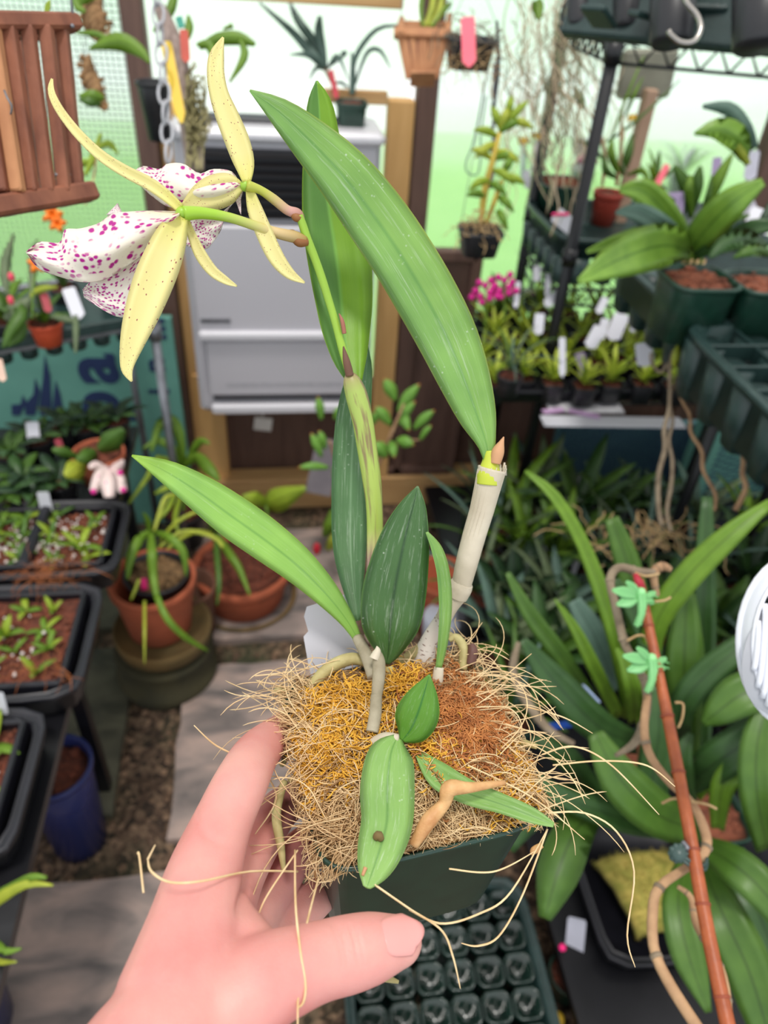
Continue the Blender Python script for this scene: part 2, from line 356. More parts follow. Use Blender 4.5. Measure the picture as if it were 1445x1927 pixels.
# ------------------------------------------------------------------ STRUCTURE
def ground():
    m, n, b = base_mat('gravel_ground'); L = n.links
    co = N(n, 'ShaderNodeTexCoord'); v = N(n, 'ShaderNodeTexVoronoi'); v.inputs['Scale'].default_value = 75; L.new(co.outputs['Object'], v.inputs['Vector'])
    nz = N(n, 'ShaderNodeTexNoise'); nz.inputs['Scale'].default_value = 5; nz.inputs['Detail'].default_value = 6; L.new(co.outputs['Object'], nz.inputs['Vector'])
    s = N(n, 'ShaderNodeSeparateColor'); L.new(v.outputs['Color'], s.inputs[0])
    r = ramp(n, [(0, lin((44, 34, 26))), (.5, lin((84, 64, 50))), (.85, lin((120, 98, 78))), (1, lin((150, 120, 96)))]); L.new(s.outputs[0], r.inputs[0])
    g = ramp(n, [(.45, (0, 0, 0, 1)), (.65, (.7, .7, .7, 1))]); L.new(nz.outputs[0], g.inputs[0])
    L.new(mix(n, g.outputs[0], r.outputs[0], lin((44, 56, 32))), b.inputs['Base Color']); b.inputs['Roughness'].default_value = .9
    bp = N(n, 'ShaderNodeBump'); bp.inputs['Strength'].default_value = .8; bp.inputs['Distance'].default_value = .006
    L.new(v.outputs['Distance'], bp.inputs['Height']); L.new(bp.outputs[0], b.inputs['Normal'])
    return m
GRAV = ground()
floor = struct(MB().box((0, .6, -.05), (6, 3.4, .1)), 'floor', GRAV)
WALLY = 2.1
# gravel stones beside the pavers
rnd = random.Random(4); mb = MB()
STONE = mat('gravel_stone', (132, 104, 82), (62, 48, 38), rough=.85, scale=16, contrast=.12)
for i in range(2600):
    x = rnd.uniform(-.95, .75); y = rnd.uniform(.2, 2.0)
    r = rnd.uniform(.004, .011); mb.ico((x, y, r*.3), r, 0, (1, 1, .6), .5, rnd)
o = mb.build('gravel', STONE, floor); o['kind'] = 'stuff'
def slate(name, c, c2, c3):
    m, n, b = base_mat(name); L = n.links
    co = N(n, 'ShaderNodeTexCoord'); mp = N(n, 'ShaderNodeMapping'); mp.inputs['Scale'].default_value = (1, 2.2, 1); mp.inputs['Rotation'].default_value = (0, 0, .5)
    L.new(co.outputs['Object'], mp.inputs[0]); nz = N(n, 'ShaderNodeTexNoise'); nz.inputs['Scale'].default_value = 7; nz.inputs['Detail'].default_value = 8; nz.inputs['Distortion'].default_value = .6
    L.new(mp.outputs[0], nz.inputs['Vector'])
    r = ramp(n, [(.3, lin(c3)), (.48, lin(c2)), (.62, lin(c)), (.8, lin(c2))]); L.new(nz.outputs[0], r.inputs[0]); L.new(r.outputs[0], b.inputs['Base Color'])
    b.inputs['Roughness'].default_value = .55
    bp = N(n, 'ShaderNodeBump'); bp.inputs['Strength'].default_value = .5; bp.inputs['Distance'].default_value = .004; L.new(nz.outputs[0], bp.inputs['Height']); L.new(bp.outputs[0], b.inputs['Normal'])
    return m
SLA = slate('slate_warm', (168, 146, 136), (140, 126, 120), (96, 90, 88)); SLB = slate('slate_green', (96, 94, 76), (76, 74, 60), (50, 50, 40))
def paver(x0, x1, y0, y1, m, seed):
    r = random.Random(seed); nx = ny = 8; top = []
    for j in range(ny+1):
        row = []
        for i in range(nx+1):
            x = x0+(x1-x0)*i/nx; y = y0+(y1-y0)*j/ny; e = (i in (0, nx))*1+(j in (0, ny))*1
            row.append(Vector((x+r.uniform(-.004, .004)*(i in (0, nx)), y+r.uniform(-.004, .004)*(j in (0, ny)), .026+noise.noise(Vector((x*9, y*9, seed)))*.003-.003*e)))
        top.append(row)
    MB().sheet(top, .028, Vector((0, 0, 1))).build('paver', m, floor, False)
paver(-.27, .20, .86, 1.34, SLA, 1); paver(-.66, -.055, .20, .79, SLA, 2); paver(-.27, .20, 1.43, 1.9, SLA, 3)
paver(-.80, -.40, .93, 1.42, SLB, 4); paver(-.78, -.33, 1.5, 1.92, SLB, 5); paver(.26, .7, .9, 1.3, SLB, 6)

# lawn, and an added white strip beyond it imitating the overexposed panel
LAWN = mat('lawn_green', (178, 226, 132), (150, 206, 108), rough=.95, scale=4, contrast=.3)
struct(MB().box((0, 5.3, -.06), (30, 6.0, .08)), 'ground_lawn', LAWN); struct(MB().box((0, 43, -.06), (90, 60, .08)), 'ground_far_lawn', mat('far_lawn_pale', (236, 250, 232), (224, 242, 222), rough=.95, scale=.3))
BLOWN = mat('blown_white', (250, 250, 248), (244, 246, 246), rough=.9, scale=2)
struct(MB().box((0, 10.65, -.06), (80, 4.7, .08)), 'ground_blown_white', BLOWN)

# back wall: studs, rails, corrugated panels, brown siding
def panelmat(name, clear, tint, rough=.3):
    m, n, b = base_mat(name); L = n.links
    n.nodes.remove(b); tr = N(n, 'ShaderNodeBsdfTransparent'); tl = N(n, 'ShaderNodeBsdfTranslucent'); df = N(n, 'ShaderNodeBsdfGlossy')
    rf = N(n, 'ShaderNodeBsdfRefraction'); rf.inputs['IOR'].default_value = 1.25; rf.inputs['Roughness'].default_value = rough; rf.inputs[0].default_value = lin(tint)
    tl.inputs[0].default_value = lin(tint); df.inputs['Roughness'].default_value = .3; tr.inputs[0].default_value = (.97, .99, .98, 1)
    a = N(n, 'ShaderNodeMixShader'); a.inputs[0].default_value = .5; L.new(tr.outputs[0], a.inputs[1]); L.new(rf.outputs[0], a.inputs[2])
    c = N(n, 'ShaderNodeMixShader'); c.inputs[0].default_value = 1-clear; L.new(a.outputs[0], c.inputs[1]); L.new(tl.outputs[0], c.inputs[2])
    e = N(n, 'ShaderNodeMixShader'); e.inputs[0].default_value = .05; L.new(c.outputs[0], e.inputs[1]); L.new(df.outputs[0], e.inputs[2])
    L.new(e.outputs[0], n.nodes['Material Output'].inputs[0]); return m
PAN = panelmat('polycarbonate_panel', .86, (240, 250, 248), .25); PANW = panelmat('polycarbonate_milky', .7, (240, 248, 250), .4)
def fluted(x0, x1, z0, z1, y, step=.008, amp=.0025):
    mb = MB(); k = int((x1-x0)/step)*2
    vs = []; fs = []
    for i in range(k+1):
        x = x0+(x1-x0)*i/k; yy = y+(amp if i % 2 else 0)
        vs += [(x, yy, z0), (x, yy, z1)]
    for i in range(k): fs.append([2*i, 2*i+2, 2*i+3, 2*i+1])
    return mb.add(vs, fs)
struct(MB().box((1.45, WALLY+.05, .22), (5.9, .04, .44)), 'wall_back', WOODB)
xl = GY(268, 200, WALLY-.05).x
struct(fluted(xl, .36, .44, 2.6, WALLY+.06), 'window_1', PANW)
struct(MB().box((.92, WALLY+.06, 1.5), (1.02, .006, 2.1)), 'window_2', PAN)
struct(MB().box((2.3, WALLY+.06, 1.5), (1.6, .006, 2.1)), 'window_3', PANW)
w4 = struct(MB().box((-.85+xl/2, WALLY+.06, 1.5), (1.7+xl, .006, 2.1)), 'window_4', PAN)
# reinforcing grid of the left sheet
mb = MB(); GRID = mat('sheet_grid_thread', (112, 124, 120), (92, 104, 100), rough=.6, scale=10)
x = -1.3
while x < xl-.01: mb.box((x, WALLY+.045, 1.35), (.0020, .002, 1.5)); x += .0135
z = .6
while z < 2.1: mb.box(((xl-1.3)/2, WALLY+.043, z), (1.3+xl, .002, .0020)); z += .0135
mb.build('reinforcing_grid', GRID, w4, False, 'stuff')
def stud(n, x, w, z0, z1, m, y=WALLY, d=.05): return struct(MB().box((x, y, (z0+z1)/2), (w, d, z1-z0), None, .003), n, m)
xl = GY(268, 200, WALLY-.05).x
stud('trim_1', xl, .05, 0, 2.6, WOODB, WALLY-.02, .06)              # left post, brown
stud('trim_2', xl+.055, .055, 0, GY(300, 190, WALLY).z, WOODY, WALLY, .04)
stud('trim_3', GY(728, 600, WALLY-.03).x, .066, .12, GY(728, 185, WALLY-.03).z, WOODY, WALLY-.03, .05)   # lumber right of heater
stud('trim_4', GY(795, 250, WALLY-.02).x, .052, .42, 2.6, WOODB, WALLY-.03, .05)
stud('trim_5', GY(402, 830, WALLY).x, .09, .1, .5, WOODY, WALLY, .05)
struct(MB().box((.3, WALLY-.02, .06), (2.6, .08, .12), None, .004), 'trim_6', WOODH)       # sill
zt = GY(600, 3, WALLY-.02).z
struct(MB().box((-.04, WALLY-.01, zt+.02), (.72, .05, .05), None, .003), 'trim_7', WOODH)   # rail under the roof
struct(MB().box((.2, WALLY-.01, .535), (.12, .05, .03), None, .003), 'trim_8', WOODY)
bx0, bx1 = GY(742, 700, WALLY-.03).x, GY(868, 700, WALLY-.03).x
bz0, bz1 = GY(800, 885, WALLY-.03).z, GY(800, 470, WALLY-.03).z
br = struct(MB().box(((bx0+bx1)/2, WALLY-.015, (bz0+bz1)/2), (bx1-bx0, .02, bz1-bz0)), 'wall_panel', WOODB)
for q in (bz0+.012, bz1-.012): MB().box(((bx0+bx1)/2, WALLY-.035, q), (bx1-bx0, .03, .03), None, .003).build('rail', WOODB, br, False)
for q in (bx0+.03, bx1): MB().box((q, WALLY-.035, (bz0+bz1)/2), (.03, .03, bz1-bz0), None, .003).build('stile', WOODB, br, False)
pr = GY(1430, 300, WALLY-.02)
struct(MB().box((pr.x+.03, WALLY-.02, 1.1), (.07, .06, 2.2), None, .004), 'trim_9', WOODB)
struct(MB().box((-1.9, 1.2, .3), (.03, 2.2, .6)), 'wall_left', WOODB)
struct(MB().box((1.95, .9, .5), (.03, 2.6, 1.0)), 'wall_right', WOODB)

# ------------------------------------------------------------------ HEATER
def heater():
    y = 1.9; x0, x1 = GY(358, 600, y).x, GY(702, 600, y).x; z0, z1 = GY(500, 778, y).z, GY(500, 262, y).z
    xc, w, d = (x0+x1)/2, x1-x0, .17
    t = thing('wall_heater', 'light grey enamelled wall heater with louvred grille mounted on the back wall', 'heater', (xc, y, z0))
    MB().box((xc, y+d/2+.01, (z0+z1)/2), (w, d, z1-z0), None, .012).build('body', ENAM, t, False)
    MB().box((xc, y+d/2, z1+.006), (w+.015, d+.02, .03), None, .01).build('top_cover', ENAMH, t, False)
    MB().box((xc, y+d*.55, z1+.024), (w*.75, d*.4, .012), None, .004).build('vent', DARKV, t, False)
    g0, g1 = GY(500, 412, y).z, GY(500, 282, y).z; gx0, gx1 = GY(376, 350, y).x, GY(650, 350, y).x
    gr = MB().box(((gx0+gx1)/2, y+.004, (g0+g1)/2), (gx1-gx0, .012, g1-g0)).build('grille', DARKV, t, False)
    k = 8
    for i in range(k):
        z = g0+(i+.5)*(g1-g0)/k
        MB().box(((gx0+gx1)/2, y-.006, z), (gx1-gx0-.006, .016, .005), Matrix.Rotation(.5, 3, 'X')).build('louvre', BLACKM, gr, False)
    s1 = GY(500, 626, y).z
    fz0 = GY(500, 742, y).z
    MB().box((xc, y-.004, (s1+g0)/2-.004), (w-.035, .022, g0-s1-.018), None, .006).build('front_panel', ENAM, t, False)
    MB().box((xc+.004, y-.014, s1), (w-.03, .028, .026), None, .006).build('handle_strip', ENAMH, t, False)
    MB().box((xc+.008, y-.004, (s1+fz0)/2-.008), (w-.05, .022, s1-fz0-.022), None, .006).build('lower_panel', ENAM, t, False)
    MB().box((xc+.012, y-.001, GY(500, 742, y).z), (w-.06, .014, .022), None, .002).build('slot', DARKV, t, False)
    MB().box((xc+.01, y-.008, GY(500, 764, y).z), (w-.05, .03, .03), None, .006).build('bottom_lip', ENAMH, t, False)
    # worn raised name plate and vent text band
    a, b = GY(378, 598, y), GY(434, 598, y)
    bd = MB().box(((a.x+b.x)/2, y-.017, a.z), (b.x-a.x, .004, .012), None, .001).build('badge', mat('badge_grey', (120, 120, 126), rough=.4), t, False)
    mm = MB(); r = random.Random(5); x = a.x+.005
    while x < b.x-.004: mm.box((x, y-.0195, a.z), (r.uniform(.0015, .003), .001, .0055)); x += .0045
    mm.build('lettering', DARKV, bd, False, 'stuff')
    mm = MB(); x = GY(428, 720, y).x
    while x < GY(640, 720, y).x:
        for dz in (-.0035, .0035): mm.box((x, y-.0155, GY(500, 719, y).z+dz), (r.uniform(.002, .005), .001, .004))
        x += .0065
    mm.build('stamped_lettering', mat('stamp_grey', (164, 164, 170), rough=.5), t, False, 'stuff')
    for q in (x0+.02, x1-.02): MB().ico((q, y, z0+.02), .004, 1).build('screw', METALG, t)
    # drip card under the heater
    c = GY(495, 800, y+.06)
    return t
heater()
a = GY(495, 798, 1.99)
single(MB().box(a, (.055, .006, .045), Matrix.Rotation(.15, 3, 'Y'), .001).box(a+Vector((.0, .0, .032)), (.004, .002, .05)), 'paper_tag', mat('paper', (222, 216, 210), rough=.7), 'small off-white paper tag hanging under the wall heater', 'tag', smooth=False)
#@@P3
# ------------------------------------------------------------------ FOREGROUND: POT, MOSS, ORCHID
RZ = 1.3078
PC = Vector((.0520, .1935, RZ)); PW = .0492; PA = R_(8); CA, SA = math.cos(PA), math.sin(PA)
def LP(u, v): return PC.x+PW*(u*CA-v*SA), PC.y+PW*(u*SA+v*CA)
def UVp(x, y): a, b = (x-PC.x)/PW, (y-PC.y)/PW; return a*CA+b*SA, -a*SA+b*CA
orch = thing('potted_orchid', 'large potted orchid with spotted flowers and long leaves held in the hand', 'orchid', (PC.x, PC.y, RZ-.088))
prof = [(PW*.80, -.088), (PW*.82, -.0875), (PW*.965, -.006), (PW*1.0, -.004), (PW*1.01, 0), (PW*.985, .0006), (PW*.97, -.002), (PW*.80, -.080), (PW*.5, -.082)]
tl_ = Matrix.Rotation(PA, 3, 'Z')
MB().lathe(PC, prof, 96, .1, 0, tl_).build('pot', POTG, orch)
# moss mound
def moundz(x, y):
    u, v = UVp(x, y); r2 = u*u*.8+v*v*.8
    return RZ-.010+.019*max(0, 1-r2*.62)+noise.noise(Vector((x*60, y*60, 0)))*.005+noise.noise(Vector((x*200, y*200, 3)))*.0015
g = []
for j in range(49):
    row = []
    for i in range(49):
        u = -1+2*i/48; v = -1+2*j/48
        k = .965*(1-.08*(abs(u)*abs(v))**3)
        x, y = LP(u*k, v*k); row.append(Vector((x, y, moundz(x, y))))
    g.append(row)
MOSSB = mat('moss_bed', (196, 152, 92), (112, 74, 44), rough=.95, scale=90, bump=1, bscale=300)
MB().sheet(g, .004, Vector((0, 0, 1))).build('growing_medium', MOSSB, orch)
rnd = random.Random(11)
def fibres(nm, count, m, rad, ln, region, lift=(0, .01), wild=.6, curl=1.0, segs=9):
    mb = MB()
    for _ in range(count):
        u, v = region()
        x, y = LP(u, v); p = Vector((x, y, moundz(x, y)+rnd.uniform(*lift)))
        a = rnd.uniform(0, 6.283)
        if v < -.25 and segs > 8 and rnd.random() < .75: a = PA+rnd.gauss(0, .35)+rnd.choice((0, math.pi))
        d = Vector((math.cos(a), math.sin(a), rnd.uniform(-.15, .35)*wild)); L = ln*rnd.uniform(.4, 1.5)/segs
        k = rnd.uniform(-1, 1)*curl*.35; kz = rnd.uniform(-.12, .1); pts = [p.copy()]
        for s_ in range(segs):
            d = Matrix.Rotation(k+rnd.uniform(-.18, .18)*curl, 3, 'Z') @ d; d.z += kz*.5+rnd.uniform(-.12, .12)*wild; d.normalize(); p = p+d*L
            uu, vv = UVp(p.x, p.y)
            if abs(uu) < 1 and abs(vv) < 1:
                zf = moundz(p.x, p.y)+.0004
                if p.z < zf: p.z = zf+rnd.uniform(0, .001); d.z = abs(d.z)*.3
                elif p.z > zf+.006: d.z -= .3
            elif max(abs(uu), abs(vv), -vv*1.1) > 1.12: break
            pts.append(p.copy())
        r = rad*rnd.uniform(.6, 1.3); mb.tube(pts, [r]*len(pts[:-1])+[r*.4], 3, cap=False)
    o = mb.build(nm, m, orch); o['kind'] = 'stuff'; return o
FIB = mat('coir_fibre', (244, 218, 172), (212, 174, 122), rough=.6, scale=120); FIBD = mat('coir_fibre_dark', (176, 136, 86), (120, 84, 50), rough=.7, scale=120)
MOY = mat('moss_golden', (244, 190, 70), (206, 150, 44), rough=.8, scale=150); MOB = mat('moss_rust', (206, 138, 76), (150, 86, 44), rough=.85, scale=150)
def any_(): return rnd.uniform(-.97, .97), rnd.uniform(-.97, .97)
def ring_():
    while True:
        u, v = any_()
        if v < -.38 or abs(u) > .68 or rnd.random() < .06: return u, v
def blob(cs, s):
    def f():
        c = rnd.choice(cs); return max(-.93, min(.93, c[0]+rnd.gauss(0, s))), max(-.93, min(.93, c[1]+rnd.gauss(0, s)))
    return f
def uv_of(px, py):
    p = GZ(px, py, RZ+.008); return UVp(p.x, p.y)
yel = [uv_of(*q) for q in ((600, 1420), (640, 1440), (660, 1320), (690, 1360), (560, 1450), (830, 1440), (760, 1290), (950, 1480), (980, 1430), (820, 1400), (620, 1330))]
rust = [uv_of(*q) for q in ((860, 1290), (900, 1330), (860, 1370), (900, 1400), (930, 1360), (880, 1440), (830, 1330))]
fibres('golden_moss', 4600, MOY, .00032, .0065, blob(yel, .14), (.001, .006), 1.6, 2.2, 6)
fibres('rust_moss', 6000, MOB, .00034, .006, blob(rust, .17), (.001, .007), 1.8, 2.4, 6)
fibres('dark_fibres', 800, FIBD, .00024, .03, any_, (-.001, .002), .5, .7)
fibres('coir_fibres', 1500, FIB, .00022, .036, ring_, (0, .006), .7, .8, 12)
fibres('coir_tangle', 380, FIB, .00024, .036, lambda: blob([(-.75, -.3), (-.7, -.75), (-.8, .2), (.85, -.5), (.8, .3), (.1, -.8)], .18)(), (.001, .006), .8, .9, 12)
# fibres hanging loose over the rim
mb = MB()
for _ in range(170):
    side = rnd.choice('LLLLRRRRB'); t = rnd.uniform(-.95, .95)
    u, v, a = {'L': (-.95, t, 3.14), 'R': (.95, t, 0), 'F': (t*.9-.35, -.95, -1.57), 'B': (t, .95, 1.57)}[side]
    a += rnd.uniform(-1.1, 1.1); p = Vector((*LP(u, v), RZ+rnd.uniform(.001, .014))); d = Vector((math.cos(a), math.sin(a), rnd.uniform(0, .6))); L = rnd.uniform(.012, .042 if side in 'LR' else .022)/9; pts = [p-d*.012, p]
    k = rnd.uniform(-.22, .22)
    for s_ in range(9): d = Matrix.Rotation(k, 3, 'Z') @ d; d.z -= rnd.uniform(.02, .16); d.normalize(); p = p+d*L; pts.append(p.copy())
    mb.tube(pts, [.00026*rnd.uniform(.7, 1.2)]*(len(pts)-1)+[.00008], 3, cap=False)
o = mb.build('loose_fibres', FIB, orch); o['kind'] = 'stuff'
# the long single strays
strays = [
    [(560, 1640, .285, ), (470, 1640, .262), (380, 1658, .238), (320, 1660, .232), (285, 1640, .232), (278, 1615, .232)],
    [(270, 1680, .232), (262, 1610, .232), (258, 1607, .232)], [(278, 1617, .232), (292, 1590, .232)],
    [(530, 1410, .33), (470, 1425, .32), (410, 1405, .315), (365, 1365, .31)],
    [(1030, 1530, .31), (1100, 1530, .31), (1160, 1565, .31), (1193, 1640, .31), (1180, 1760, .31), (1195, 1820, .31)],
    [(1020, 1420, .33), (1080, 1405, .33), (1150, 1440, .33), (1240, 1533, .33)], [(990, 1330, .35), (1060, 1350, .35), (1115, 1380, .35)],
    [(1040, 1440, .33), (1130, 1432, .33), (1215, 1440, .33), (1270, 1480, .33)],
    [(705, 1665, .272), (770, 1710, .27), (830, 1750, .27), (852, 1800, .27), (866, 1860, .27)],
    [(770, 1712, .272), (830, 1738, .275), (900, 1720, .28), (960, 1680, .285), (1030, 1560, .295)],
    [(1030, 1560, .298), (985, 1680, .295), (940, 1760, .29), (900, 1780, .288), (868, 1775, .288)],
    [(555, 1600, .28), (556, 1700, .25), (565, 1790, .235), (575, 1860, .23), (562, 1895, .229), (520, 1880, .229)], [(600, 1650, .282), (575, 1750, .245), (562, 1850, .231), (560, 1940, .225)],
    [(540, 1270, .37), (620, 1290, .36), (700, 1280, .35)], [(480, 1272, .37), (560, 1262, .365), (640, 1240, .36)], [(930, 1290, .37), (1000, 1230, .37)], [(880, 1440, .31), (1000, 1500, .305), (1100, 1580, .30)],
    [(560, 1600, .283), (500, 1690, .262), (480, 1745, .26)], [(845, 1635, .285), (930, 1640, .287), (1010, 1600, .292)], [(520, 1360, .34), (490, 1430, .33), (520, 1500, .315), (480, 1570, .30)], [(545, 1240, .37), (600, 1262, .37), (640, 1330, .35)]]
mb = MB()
for s_ in strays:
    P = [W(*q) for q in s_]; r = .00042 if len(s_) > 3 else .00035
    mb.tube(P, [r]*(len(P)-1)+[r*.5], 5, 26)
mb.build('stray_roots', FIB, orch, kind='stuff')
# aerial roots
AR = mat('aerial_root', (196, 186, 130), (150, 136, 84), rough=.6, scale=90, bump=.3); ARP = mat('aerial_root_peach', (222, 180, 124), (170, 112, 62), rough=.5, scale=110, bump=.3)
pxtube(orch, [(778, 1590, .290), (806, 1545, .291), (836, 1512, .293), (846, 1484, .292), (885, 1482, .293), (950, 1473, .298)], [10, 15, 12, 16, 10, 5], ARP, 'aerial_root', 12, 26)
pxtube(orch, [(545, 1345, .355), (540, 1310, .362), (528, 1298, .364), (517, 1303, .364)], [10, 11, 9, 5], AR, 'aerial_root')
pxtube(orch, [(535, 1470, .322), (520, 1530, .312), (528, 1590, .303), (534, 1640, .300)], [7, 9, 8, 4], AR, 'aerial_root')
pxtube(orch, [(545, 1330, .357), (545, 1400, .345), (530, 1440, .335)], [7, 7, 5], AR, 'aerial_root')
pxtube(orch, [(690, 1360, .340), (640, 1400, .335), (590, 1430, .328), (545, 1470, .318)], [10, 9, 8, 5], AR, 'aerial_root')
pxtube(orch, [(560, 1330, .358), (610, 1265, .362), (660, 1240, .366), (700, 1250, .366)], [8, 12, 12, 8], AR, 'aerial_root')
pxtube(orch, [(750, 1250, .37), (800, 1215, .375), (850, 1195, .38)], [10, 9, 7], AR, 'aerial_root')
pxtube(orch, [(870, 1260, .37), (872, 1220, .372), (858, 1200, .374), (845, 1205, .374)], [9, 9, 8, 4], AR, 'aerial_root')
pxtube(orch, [(885, 1250, .37), (889, 1225, .371), (886, 1212, .372)], [10, 10, 6], mat('root_tip_dark', (110, 70, 66), (80, 54, 40), rough=.6), 'root_tip')
pxtube(orch, [(925, 1375, .345), (960, 1390, .342), (1010, 1405, .335)], [10, 9, 5], AR, 'aerial_root')
pxtube(orch, [(1020, 1590, .30), (1005, 1600, .30), (1000, 1608, .30)], [5, 7, 3], ARP, 'aerial_root')
pxtube(orch, [(690, 1825, .285), (720, 1838, .282), (750, 1848, .28)], [6, 8, 3], AR, 'aerial_root')
# canes
SHEA = mat('sheath_white', (214, 204, 184), (178, 166, 144), rough=.55, scale=40, stretch=(1, 1, 1), bump=.3)
SHEG = mat('sheath_grey', (176, 168, 146), (130, 120, 96), rough=.7, scale=70, bump=.4)
SPK = petalmat('sheath_speckled', (212, 204, 196), (212, 204, 196), (120, 90, 80), (7, 26), .24, (.35, .45), 0)
STEMG = mat('stem_green', (156, 196, 66), (140, 176, 60), rough=.4, scale=30)
def canemat():
    m, n, b = base_mat('cane_mottled'); L = n.links
    uv = N(n, 'ShaderNodeUVMap'); s = N(n, 'ShaderNodeSeparateXYZ'); L.new(uv.outputs[0], s.inputs[0])
    r = ramp(n, [(0, lin((176, 152, 138))), (.2, lin((170, 140, 128))), (.25, lin((190, 190, 120))), (.29, lin((164, 186, 84))), (.8, lin((158, 178, 88))), (1, lin((150, 110, 96)))]); L.new(s.outputs[1], r.inputs[0])
    mp = N(n, 'ShaderNodeMapping'); mp.inputs['Scale'].default_value = (9, 3.5, 1); L.new(uv.outputs[0], mp.inputs[0]); nz = N(n, 'ShaderNodeTexNoise'); nz.inputs['Scale'].default_value = 1.2; nz.inputs['Detail'].default_value = 8; L.new(mp.outputs[0], nz.inputs['Vector'])
    a = ramp(n, [(.5, (0, 0, 0, 1)), (.62, (.75, .75, .75, 1))]); L.new(nz.outputs[0], a.inputs[0])
    L.new(mix(n, a.outputs[0], r.outputs[0], lin((122, 84, 74))), b.inputs['Base Color']); b.inputs['Roughness'].default_value = .45
    return m
pxtube(orch, [(700, 1215, .366), (703, 1120, .367), (705, 1040, .364), (705, 960, .360), (699, 900, .357), (690, 840, .354), (682, 790, .351), (671, 745, .349), (661, 715, .347), (656, 700, .346)], [15, 15, 15, 16, 18, 19, 20, 21, 16, 5], canemat(), 'cane', 16, 40)
pxtube(orch, [(658, 706, .3445), (652, 680, .342), (646, 652, .341)], [8, 7, 1.5], mat('bract_brown', (122, 86, 66), (94, 62, 48), rough=.6), 'bract')
pxtube(orch, [(792, 1275, .376), (797, 1240, .375), (808, 1205, .373), (836, 1160, .369)], [24, 22, 16, 15], SPK, 'cane_base', 16)
pxtube(orch, [(834, 1165, .369), (846, 1140, .367), (860, 1118, .365)], [15, 17, 20], SHEA, 'cane_node', 16)
pxtube(orch, [(858, 1121, .3650), (866, 1105, .3635), (872, 1095, .3625)], [22, 23, 20], SHEA, 'cane_ring', 16)
cn = pxtube(orch, [(866, 1110, .3635), (878, 1060, .360), (893, 1005, .357), (908, 955, .354), (920, 905, .351), (926, 882, .350)], [18, 21, 22, 23, 25, 27], SHEA, 'cane_sheath', 16)
mb = MB()
for k in range(18):                        # papery ridges along the sheath
    a = 2*math.pi*k/18; pts = []
    for t in range(7):
        q = crom([(866, 1110, .3635, 18), (893, 1005, .357, 22), (908, 955, .354, 23), (926, 882, .350, 27)], 7)[t]
        pts.append(W(*q[:3])+(RT*math.cos(a)-FW*math.sin(a))*(q[3]*q[2]/FPX))
    mb.tube(pts, .00022, 4)
mb.build('ridges', SHEA, cn, kind='stuff')
pxtube(orch, [(918, 912, .3500), (920, 892, .3495), (922, 868, .3485), (921, 848, .348)], [22, 22, 15, 11], mat('petiole_yellow', (190, 200, 60), (170, 184, 50), rough=.4), 'petiole', 16)
pxtube(orch, [(932, 872, .346), (937, 850, .345), (944, 832, .344), (948, 822, .344)], [10, 12, 5, 1], mat('bract_tan', (206, 158, 116), (160, 104, 74), rough=.6), 'bract', 12)
mb = MB()
for k in range(9):
    a = -2.6+k*.5; c = W(925+24*math.cos(a), 886-6*math.sin(a), .349); mb.leaf([c-UP*.002, c+UP*random.Random(k).uniform(.001, .004)+RT*math.cos(a)*.0006], [.0012, .0004], -FW, 0, .0002, 3, False)
mb.build('torn_edge', SHEA, orch, kind='stuff')
# flower stalk and pedicels
pxtube(orch, [(657, 700, .345), (645, 660, .343), (632, 610, .340), (620, 570, .338), (606, 525, .335), (592, 485, .332), (578, 450, .329), (570, 425, .327), (563, 405, .325)], [8, 8, 7.5, 7.5, 8, 8, 8.5, 8, 7], STEMG, 'flower_stem', 12, 40)
pxtube(orch, [(648, 628, .339), (644, 605, .338), (638, 590, .338)], [4, 4, 1], mat('bract_pink', (176, 110, 90), rough=.6), 'bract', 8)
def stemgrad(name, a, b_, c):
    m, n, b = base_mat(name); uv = N(n, 'ShaderNodeUVMap'); s = N(n, 'ShaderNodeSeparateXYZ'); n.links.new(uv.outputs[0], s.inputs[0])
    r = ramp(n, [(0, lin(a)), (.35, lin(b_)), (.75, lin(c)), (1, lin(c))]); n.links.new(s.outputs[1], r.inputs[0]); n.links.new(r.outputs[0], b.inputs['Base Color']); b.inputs['Roughness'].default_value = .4; return m
PG = stemgrad('pedicel_blush', (150, 120, 50), (206, 180, 130), (150, 190, 50)); PG2 = stemgrad('pedicel_lilac', (150, 96, 80), (200, 150, 140), (176, 180, 70))
pxtube(orch, [(576, 452, .328), (555, 446, .326), (520, 438, .322), (480, 425, .318), (430, 409, .312), (380, 401, .308), (345, 402, .305)], [7, 11, 10, 9, 9, 11, 14], PG, 'flower_pedicel', 12, 30)
pxtube(orch, [(568, 420, .327), (560, 403, .326), (540, 395, .324), (515, 375, .321), (490, 358, .318), (465, 349, .315)], [7, 10, 9, 9, 8, 10], PG2, 'flower_pedicel', 12, 30)
pxtube(orch, [(577, 455, .3285), (562, 455, .3265), (550, 440, .326), (538, 436, .325)], [8, 9, 8, 2], mat('bract_rust', (150, 96, 50), rough=.6), 'bract', 10)
pxtube(orch, [(566, 410, .3255), (556, 408, .325), (548, 396, .325)], [7, 8, 3], MATS['bract_rust'], 'bract', 10)
